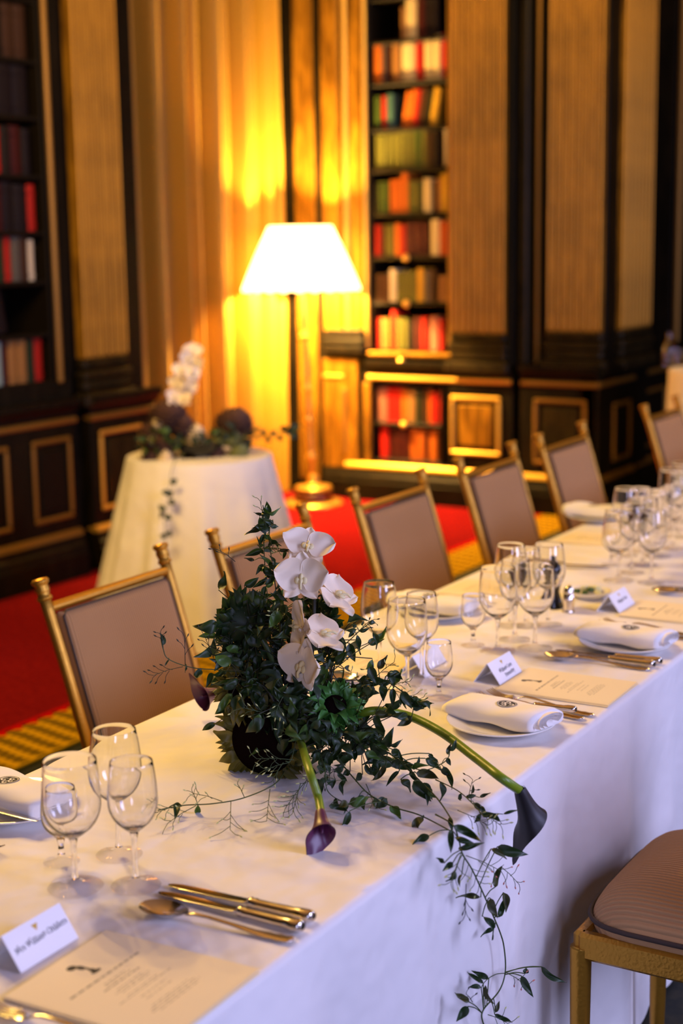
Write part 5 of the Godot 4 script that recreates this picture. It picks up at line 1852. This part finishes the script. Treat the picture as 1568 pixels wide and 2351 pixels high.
	vine("upper branch of the trailing vine with curled leaves", [Vector3(2.104, 0.81, -1.145), Vector3(2.068, 0.81, -1.078), Vector3(2.082, 0.82, -1.049), Vector3(2.082, 0.835, -1.034), Vector3(2.093, 0.85, -1.037)], 0.0011, [[Vector3(2.113, 0.805, -1.059), Vector3(2.11, 0.772, -1.038), 0.013], [Vector3(2.115, 0.82, -1.053), Vector3(2.114, 0.808, -1.046), 0.009], [Vector3(2.079, 0.84, -1.035), Vector3(2.087, 0.857, -1.032), 0.008], [Vector3(2.089, 0.82, -1.057), Vector3(2.085, 0.83, -1.073), 0.009], [Vector3(2.114, 0.8, -1.064), Vector3(2.117, 0.787, -1.047), 0.010]], 4, [])
	vine("branch of the trailing vine ending in fine buds near the near-black calla", [Vector3(2.077, 0.795, -1.055), Vector3(2.061, 0.79, -1.008), Vector3(2.033, 0.785, -0.968), Vector3(2.003, 0.78, -0.935)], 0.0011, [[Vector3(2.041, 0.782, -0.969), Vector3(2.043, 0.77, -0.955), 0.010], [Vector3(2.062, 0.785, -0.97), Vector3(2.072, 0.792, -0.955), 0.006], [Vector3(2.015, 0.785, -0.908), Vector3(2.028, 0.792, -0.886), 0.005], [Vector3(2.043, 0.78, -0.958), Vector3(2.04, 0.762, -0.947), 0.008], [Vector3(2.035, 0.8, -0.971), Vector3(2.041, 0.814, -0.971), 0.006], [Vector3(2.02, 0.78, -0.937), Vector3(2.023, 0.772, -0.923), 0.007]], 5, [[Vector3(2.043, 0.79, -0.98), Vector3(2.092, 0.8, -0.996), 4, "stem_dark"], [Vector3(2.016, 0.78, -0.949), Vector3(1.995, 0.775, -0.903), 7, "bud"], [Vector3(2.008, 0.78, -0.982), Vector3(1.986, 0.775, -0.92), 8, "bud"]])
	vine("long bare stem looping over the cloth to the table edge", [Vector3(2.107, 0.792, -1.26), Vector3(2.035, 0.79, -1.184), Vector3(2.02, 0.772, -1.144), Vector3(2.005, 0.766, -1.092), Vector3(1.998, 0.764, -1.042), Vector3(1.963, 0.764, -0.971)], 0.0014, [[Vector3(1.994, 0.764, -1.035), Vector3(1.977, 0.738, -1.044), 0.016], [Vector3(1.935, 0.763, -0.993), Vector3(1.918, 0.752, -1.015), 0.014], [Vector3(2.027, 0.768, -1.117), Vector3(2.013, 0.754, -1.131), 0.019], [Vector3(2.007, 0.775, -1.156), Vector3(2.003, 0.752, -1.146), 0.016], [Vector3(1.949, 0.77, -1.141), Vector3(1.93, 0.74, -1.149), 0.012], [Vector3(1.964, 0.775, -1.152), Vector3(1.954, 0.771, -1.165), 0.014]], 3, [[Vector3(2.067, 0.8, -1.22), Vector3(2.004, 0.79, -1.22), 6, "stem_dark"], [Vector3(2.042, 0.78, -1.164), Vector3(1.991, 0.768, -1.12), 4, "bud"]])
	vine("thin stems with dark leaves hanging behind the green stalk of the purple calla", [Vector3(2.096, 0.817, -1.296), Vector3(2.01, 0.81, -1.223), Vector3(1.998, 0.775, -1.211), Vector3(1.981, 0.768, -1.17), Vector3(1.989, 0.766, -1.154)], 0.001, [[Vector3(2.001, 0.79, -1.226), Vector3(1.989, 0.787, -1.244), 0.010], [Vector3(2.003, 0.785, -1.229), Vector3(1.997, 0.762, -1.223), 0.012], [Vector3(2.012, 0.79, -1.204), Vector3(2.005, 0.776, -1.207), 0.011], [Vector3(2.031, 0.785, -1.197), Vector3(2.021, 0.762, -1.198), 0.011], [Vector3(2.041, 0.79, -1.217), Vector3(2.045, 0.777, -1.2), 0.010], [Vector3(1.961, 0.766, -1.186), Vector3(1.975, 0.759, -1.158), 0.012], [Vector3(2.009, 0.768, -1.168), Vector3(1.998, 0.755, -1.176), 0.010], [Vector3(2.007, 0.8, -1.221), Vector3(2.004, 0.784, -1.214), 0.009]], 6, [[Vector3(2.012, 0.8, -1.233), Vector3(1.983, 0.785, -1.245), 6, "bud"], [Vector3(2.002, 0.785, -1.252), Vector3(1.923, 0.765, -1.244), 8, "bud"]])
	vine("jasmine vine hanging down the front of the cloth to the bottom of the photograph", [Vector3(1.988, 0.775, -1.01), Vector3(1.97, 0.772, -0.972)] + [Vector3(1.935, 0.768, -0.945), Vector3(1.929, 0.747, -0.935), Vector3(1.964, 0.707, -0.935), Vector3(2.026, 0.631, -0.94), Vector3(2.087, 0.553, -0.945), Vector3(2.104, 0.516, -0.945), Vector3(2.108, 0.475, -0.945), Vector3(2.085, 0.453, -0.945), Vector3(2.025, 0.448, -0.945), Vector3(2.022, 0.429, -0.945), Vector3(2.05, 0.39, -0.945)], 0.0015, [[Vector3(1.908, 0.798, -0.94), Vector3(1.92, 0.778, -0.898), 0.015], [Vector3(1.9, 0.795, -0.94), Vector3(1.888, 0.763, -0.934), 0.011], [Vector3(1.904, 0.782, -0.935), Vector3(1.915, 0.772, -0.904), 0.010], [Vector3(1.916, 0.759, -0.935), Vector3(1.936, 0.769, -0.902), 0.010], [Vector3(2.043, 0.718, -0.93), Vector3(2.058, 0.707, -0.884), 0.019], [Vector3(2.02, 0.723, -0.93), Vector3(2.025, 0.709, -0.905), 0.010], [Vector3(1.868, 0.756, -0.935), Vector3(1.866, 0.763, -0.947), 0.008], [Vector3(1.897, 0.746, -0.935), Vector3(1.885, 0.734, -0.947), 0.010], [Vector3(1.895, 0.735, -0.93), Vector3(1.883, 0.719, -0.939), 0.010], [Vector3(1.916, 0.721, -0.93), Vector3(1.907, 0.704, -0.93), 0.006], [Vector3(2.034, 0.654, -0.93), Vector3(2.051, 0.687, -0.927), 0.013], [Vector3(1.993, 0.653, -0.935), Vector3(1.977, 0.654, -0.97), 0.010], [Vector3(2.028, 0.637, -0.935), Vector3(2.021, 0.609, -0.92), 0.016], [Vector3(2.078, 0.627, -0.935), Vector3(2.068, 0.599, -0.926), 0.014], [Vector3(2.061, 0.592, -0.935), Vector3(2.077, 0.62, -0.932), 0.012], [Vector3(2.009, 0.614, -0.94), Vector3(2.004, 0.584, -0.916), 0.011], [Vector3(2.056, 0.575, -0.94), Vector3(2.041, 0.563, -0.959), 0.008], [Vector3(2.223, 0.437, -0.93), Vector3(2.228, 0.414, -0.887), 0.013], [Vector3(2.139, 0.458, -0.93), Vector3(2.133, 0.428, -0.906), 0.014], [Vector3(2.155, 0.455, -0.93), Vector3(2.16, 0.463, -0.93), 0.011], [Vector3(2.034, 0.499, -0.94), Vector3(2.026, 0.509, -0.967), 0.011], [Vector3(2.013, 0.5, -0.94), Vector3(2.008, 0.514, -0.966), 0.009], [Vector3(2.005, 0.497, -0.94), Vector3(1.996, 0.497, -0.958), 0.009], [Vector3(2.021, 0.492, -0.94), Vector3(2.014, 0.466, -0.922), 0.011], [Vector3(1.962, 0.492, -0.94), Vector3(1.957, 0.503, -0.963), 0.013], [Vector3(1.959, 0.486, -0.94), Vector3(1.941, 0.466, -0.952), 0.015], [Vector3(2.06, 0.428, -0.94), Vector3(2.071, 0.444, -0.938), 0.008], [Vector3(2.057, 0.426, -0.94), Vector3(2.064, 0.417, -0.912), 0.010]], 0, [[Vector3(1.941, 0.74, -0.935), Vector3(2.045, 0.678, -0.925), 7, "bud_pink"], [Vector3(1.929, 0.747, -0.935), Vector3(1.966, 0.687, -0.925), 7, "bud"], [Vector3(1.926, 0.752, -0.935), Vector3(1.869, 0.725, -0.925), 8, "bud"], [Vector3(2.045, 0.685, -0.925), Vector3(2.105, 0.633, -0.92), 5, "bud_pink"], [Vector3(1.931, 0.7, -0.93), Vector3(1.917, 0.657, -0.925), 5, "stem_dark"], [Vector3(2.106, 0.475, -0.94), Vector3(2.154, 0.435, -0.93), 4, "bud_pink"], [Vector3(2.031, 0.438, -0.94), Vector3(2.096, 0.393, -0.935), 4, "bud"], [Vector3(1.974, 0.486, -0.94), Vector3(1.941, 0.516, -0.935), 3, "stem_dark"]])
	vine("short branch of the hanging vine carrying one leaf far to the right", [Vector3(2.108, 0.473, -0.945), Vector3(2.15, 0.464, -0.94), Vector3(2.192, 0.45, -0.935), Vector3(2.223, 0.437, -0.93)], 0.0009, [], 0, [])
	vine("short branch of the hanging vine with three leaves to the left", [Vector3(2.108, 0.473, -0.945), Vector3(2.07, 0.489, -0.943), Vector3(2.034, 0.499, -0.94), Vector3(2.014, 0.499, -0.94), Vector3(2.006, 0.495, -0.94)], 0.0009, [], 0, [])


# a round bloom of many curled petals round one heart
func bloom_mesh(r: float, n: int, petal_l: float, petal_w: float) -> ArrayMesh:
	var m := MB.new()
	m.ball(Vector3.ZERO, Vector3.ONE * r * 0.8, 14, 10)
	for k in n:
		var y: float = 1.0 - 2.0 * (k + 0.5) / n
		var a: float = k * 2.39996
		var d := Vector3(sqrt(1 - y * y) * cos(a), y, sqrt(1 - y * y) * sin(a))
		var side := d.cross(Vector3(0.3, 1, 0.2)).normalized()
		var up := side.cross(d)
		var rows: Array = []
		for i in 4:
			var t: float = i / 3.0
			var w: float = petal_w * sin(PI * (0.2 + 0.7 * t))
			var c := d * (r * 0.72 + petal_l * t * 0.8) + up * petal_l * t * t * 0.7
			rows.append(PackedVector3Array([c - side * w, c + d * w * 0.25, c + side * w]))
		m.grid(rows)
	return m.done()


func build_side_flowers() -> void:
	var c := Vector3(5.216, 0.76, -3.774)
	var tw := Vector3(-c.x, 0, -c.z).normalized()
	var rt := Vector3.UP.cross(tw)
	var bowl := thing("flower_trough", "low dark bowl holding the flowers on the round side table", "bowl", Vector3(c.x, 0.7605, c.z))
	part(bowl, "bowl", lathe([Vector2(0, 0), Vector2(0.06, 0), Vector2(0.09, 0.03), Vector2(0.1, 0.06), Vector2(0.095, 0.06), Vector2(0.08, 0.03), Vector2(0, 0.012)], 28), M.black_gloss)
	# white orchids on an upright stem
	var stem := smooth_path([Vector3(5.193, 0.844, -3.861), Vector3(5.19, 0.957, -3.866), Vector3(5.203, 1.068, -3.848), Vector3(5.231, 1.159, -3.808), Vector3(5.249, 1.214, -3.784)], 6)
	var o := thing("orchid_spray", "upright spray of white orchids on the side table, against the curtain", "orchid", stem[0])
	var sm := MB.new()
	var loc: Array = []
	for q in stem:
		loc.append(q - stem[0])
	sm.tube(loc, [0.004], 6)
	part(o, "stem", sm.done(), M.stem_dark)
	var k := 0
	for q in [Vector3(5.218, 1.201, -3.792), Vector3(5.187, 1.177, -3.802), Vector3(5.226, 1.16, -3.781), Vector3(5.167, 1.127, -3.812), Vector3(5.198, 1.111, -3.786), Vector3(5.155, 1.073, -3.828), Vector3(5.189, 1.056, -3.799), Vector3(5.143, 1.014, -3.845), Vector3(5.171, 1.009, -3.806)]:
		var f := Vector3(0.7 * sin(k * 2.1), 0.3 * cos(k * 1.7), 0.8)
		orchid_flower(o, "flower", q - stem[0], rt * f.x + Vector3.UP * f.y + tw * f.z, Vector3.UP + rt * 0.3 * sin(k * 3.0), 1.0, 0.1)
		k += 1
	var dk := mat("dusky_petal", Color(0.30, 0.19, 0.15), 0.8)
	var pale := mat("pale_petal", Color(0.88, 0.80, 0.62), 0.7)
	var lime := mat("lime_petal", Color(0.50, 0.52, 0.30), 0.7)
	# [place, radius, petals, material, label]
	var list := [
		[Vector3(5.151, 0.913, -3.885), 0.075, 90, dk, "dusky purple hydrangea head under the side table's orchids"],
		[Vector3(5.114, 0.84, -3.936), 0.062, 80, dk, "dusky purple bloom at the left of the side table's flowers"],
		[Vector3(5.073, 0.74, -3.925), 0.045, 70, dk, "dark bloom spilling over the left edge of the side table"],
		[Vector3(5.199, 0.842, -3.785), 0.045, 60, pale, "cream bloom in the middle of the side table's flowers"],
		[Vector3(5.094, 0.901, -3.895), 0.026, 40, pale, "small cream bloom at the far left of the side table's flowers"],
		[Vector3(5.077, 0.762, -3.852), 0.03, 40, pale, "small cream bloom low at the front of the side table's flowers"],
		[Vector3(5.347, 0.864, -3.682), 0.076, 110, dk, "large round dark dahlia at the right of the side table's flowers"],
		[Vector3(5.296, 0.828, -3.651), 0.036, 60, lime, "lime green bloom in front of the round dark dahlia"],
		[Vector3(5.271, 0.821, -3.702), 0.030, 50, lime, "small lime green bloom left of the round dark dahlia"],
		[Vector3(5.309, 0.764, -3.633), 0.038, 60, lime, "pale green bloom at the right end of the side table's flowers"],
		[Vector3(5.17, 0.877, -3.825), 0.05, 70, dk, "dusky bloom between the hydrangea head and the cream bloom on the side table"],
		[Vector3(5.103, 0.802, -3.883), 0.05, 70, dk, "dusky bloom low at the left of the side table's flowers"],
		[Vector3(5.175, 0.761, -3.783), 0.04, 60, M.seed_head, "black-hearted sunflower low in the side table's flowers"],
		[Vector3(5.246, 0.771, -3.72), 0.042, 60, dk, "dark bloom low in the middle of the side table's flowers"],
	]
	for q in list:
		var b := thing("bloom", q[4], "flower", q[0], 0.0, "blooms on the side table")
		part(b, "petals", bloom_mesh(q[1] * 1.15, q[2], q[1] * 0.5, q[1] * 0.3), q[3])
		var s := MB.new()
		s.tube([Vector3.ZERO, (Vector3(c.x, 0.80, c.z) - q[0]) * 0.5 + Vector3(0, -0.01, 0), Vector3(c.x, 0.79, c.z) - q[0]], [0.003], 6)
		part(b, "stem", s.done(), M.stem_dark)
	var iv := vine("ivy strand with round leaves trailing down the side table's cloth", [Vector3(4.977, 0.783, -3.716), Vector3(4.949, 0.736, -3.721), Vector3(4.908, 0.634, -3.709), Vector3(4.872, 0.55, -3.707), Vector3(4.842, 0.431, -3.681)], 0.002, [[Vector3(4.914, 0.688, -3.701), Vector3(4.933, 0.705, -3.68), 0.030], [Vector3(4.893, 0.647, -3.696), Vector3(4.875, 0.66, -3.723), 0.030], [Vector3(4.892, 0.62, -3.697), Vector3(4.905, 0.605, -3.676), 0.030], [Vector3(4.888, 0.638, -3.702), Vector3(4.907, 0.662, -3.684), 0.029], [Vector3(4.867, 0.587, -3.698), Vector3(4.851, 0.606, -3.724), 0.030], [Vector3(4.869, 0.566, -3.695), Vector3(4.878, 0.544, -3.677), 0.030], [Vector3(4.863, 0.577, -3.704), Vector3(4.848, 0.553, -3.716), 0.027], [Vector3(4.843, 0.488, -3.679), Vector3(4.859, 0.505, -3.664), 0.030], [Vector3(4.841, 0.474, -3.683), Vector3(4.831, 0.492, -3.701), 0.029], [Vector3(5.128, 0.799, -3.815), Vector3(5.108, 0.818, -3.845), 0.056], [Vector3(5.148, 0.742, -3.787), Vector3(5.126, 0.725, -3.812), 0.056], [Vector3(5.225, 0.809, -3.749), Vector3(5.25, 0.838, -3.72), 0.056], [Vector3(5.155, 0.814, -3.812), Vector3(5.171, 0.784, -3.783), 0.048], [Vector3(5.339, 0.783, -3.625), Vector3(5.361, 0.812, -3.599), 0.049], [Vector3(5.24, 0.745, -3.694), Vector3(5.26, 0.731, -3.663), 0.048]], 0, [])
	var fill := vine("loose greenery between the blooms on the side table", [Vector3(5.089, 0.778, -3.936), Vector3(5.149, 0.794, -3.854), Vector3(5.214, 0.791, -3.764), Vector3(5.279, 0.778, -3.674), Vector3(5.355, 0.763, -3.603)], 0.002, [], 0, [])
	fill.set_meta("group", "vines on the side table")
	for g in 70:
		var b: Vector3 = c + rt * rng.randf_range(-0.24, 0.25) + tw * rng.randf_range(-0.02, 0.12) + Vector3.UP * rng.randf_range(0.02, 0.12)
		var l := rng.randf_range(0.03, 0.06)
		leaf(fill, b, b + Vector3(rng.randfn(), 0.3 + rng.randfn() * 0.6, rng.randfn()).normalized() * l, l * 0.55, rng.randf_range(-0.8, 0.8), rng.randi() % 3)
	iv.set_meta("group", "vines on the side table")
	var br := vine("dark leafy twig reaching out from the side table towards the lamp", [Vector3(5.373, 0.816, -3.647), Vector3(5.411, 0.834, -3.56), Vector3(5.455, 0.836, -3.499), Vector3(5.5, 0.868, -3.437)], 0.0025, [[Vector3(5.4, 0.835, -3.575), Vector3(5.416, 0.864, -3.557), 0.026], [Vector3(5.422, 0.834, -3.544), Vector3(5.441, 0.856, -3.52), 0.030], [Vector3(5.444, 0.837, -3.514), Vector3(5.453, 0.81, -3.494), 0.030], [Vector3(5.461, 0.84, -3.491), Vector3(5.482, 0.873, -3.466), 0.038], [Vector3(5.475, 0.85, -3.471), Vector3(5.5, 0.877, -3.438), 0.041], [Vector3(5.477, 0.843, -3.468), Vector3(5.486, 0.816, -3.448), 0.038], [Vector3(5.413, 0.831, -3.557), Vector3(5.42, 0.804, -3.54), 0.026], [Vector3(5.45, 0.848, -3.506), Vector3(5.468, 0.877, -3.484), 0.030]], 0, [])
	br.set_meta("group", "vines on the side table")


# the small clothed table with a decanter at the right edge, before the wall that runs on
func build_service_table() -> void:
	build_side_flowers()
	var c := Vector3(8.429, 0.92, -2.383)
	c.y = 0
	var t := thing("service_table", "small high table under a white cloth at the right edge, behind the last chair", "table", c)
	part(t, "table_top", lathe([Vector2(0, 0.885), Vector2(0.355, 0.885), Vector2(0.36, 0.9), Vector2(0.355, 0.908), Vector2(0, 0.908)], 32), M.shelf_wood)
	part(t, "column", lathe([Vector2(0, 0.02), Vector2(0.18, 0.02), Vector2(0.18, 0.05), Vector2(0.04, 0.08), Vector2(0.04, 0.885), Vector2(0, 0.885)], 20), M.shelf_wood)
	var cl := solo("tablecloth", cloth_cone(0.375, 0.40, 0.911, 12, 0.016), M.linen, "white cloth hanging straight over the high service table at the right edge", "tablecloth")
	cl.position = c
	var d := solo("decanter", lathe([Vector2(0, 0.001), Vector2(0.04, 0), Vector2(0.044, 0.006), Vector2(0.044, 0.09), Vector2(0.036, 0.12), Vector2(0.016, 0.145), Vector2(0.015, 0.19), Vector2(0.02, 0.197), Vector2(0.016, 0.197), Vector2(0.012, 0.188), Vector2(0.013, 0.147), Vector2(0.032, 0.118), Vector2(0.04, 0.09), Vector2(0.04, 0.01), Vector2(0, 0.008)], 32), M.glass, "clear glass decanter on the high service table at the right edge", "decanter")
	d.position = Vector3(8.471, 0.92, -2.789)
	var g := solo("tumbler", lathe([Vector2(0, 0.001), Vector2(0.028, 0), Vector2(0.03, 0.004), Vector2(0.035, 0.09), Vector2(0.033, 0.09), Vector2(0.028, 0.01), Vector2(0, 0.01)], 28), M.glass, "clear glass tumbler behind the decanter on the high service table", "glass")
	g.position = Vector3(8.608, 0.92, -2.772)


# brass chandeliers over the room, above the picture
func build_chandeliers() -> void:
	var k := 0
	for p in [Vector3(2.9, 2.75, -3.5), Vector3(7.2, 3.6, -1.2)]:
		var o := thing("chandelier", ["brass chandelier hanging over the chairs across the table", "brass chandelier hanging over the far end of the table"][k], "chandelier", p)
		part(o, "stem", lathe([Vector2(0, -0.25), Vector2(0.03, -0.22), Vector2(0.06, -0.16), Vector2(0.03, -0.08), Vector2(0.02, 0.1), Vector2(0.012, 5.1 - p.y), Vector2(0.06, 5.16 - p.y), Vector2(0.07, 5.198 - p.y), Vector2(0, 5.198 - p.y)], 20), M.brass)
		var n := 8
		for i in n:
			var a := TAU * i / n
			var d := Vector3(cos(a), 0, sin(a))
			var m := MB.new()
			m.tube(smooth_path([Vector3(0, -0.12, 0), d * 0.2 + Vector3(0, -0.2, 0), d * 0.42 + Vector3(0, -0.1, 0), d * 0.45 + Vector3(0, 0.02, 0)], 5), [0.009], 8)
			part(o, "arm", m.done(), M.brass)
			var b := MB.new()
			b.ball(d * 0.45 + Vector3(0, 0.065, 0), Vector3(0.022, 0.045, 0.022), 10, 8)
			part(o, "bulb", b.done(), M.bulb)
			var l := OmniLight3D.new()
			l.name = "chandelier_light"
			l.position = p + d * 0.45 + Vector3(0, 0.065, 0)
			l.light_color = Color(1.0, 0.81, 0.44)
			l.light_energy = [1.3, 0.55][k]
			l.light_size = 0.02
			l.omni_range = 30.0
			l.omni_attenuation = 2.0
			l.shadow_enabled = true
			add_child(l, true)
		k += 1
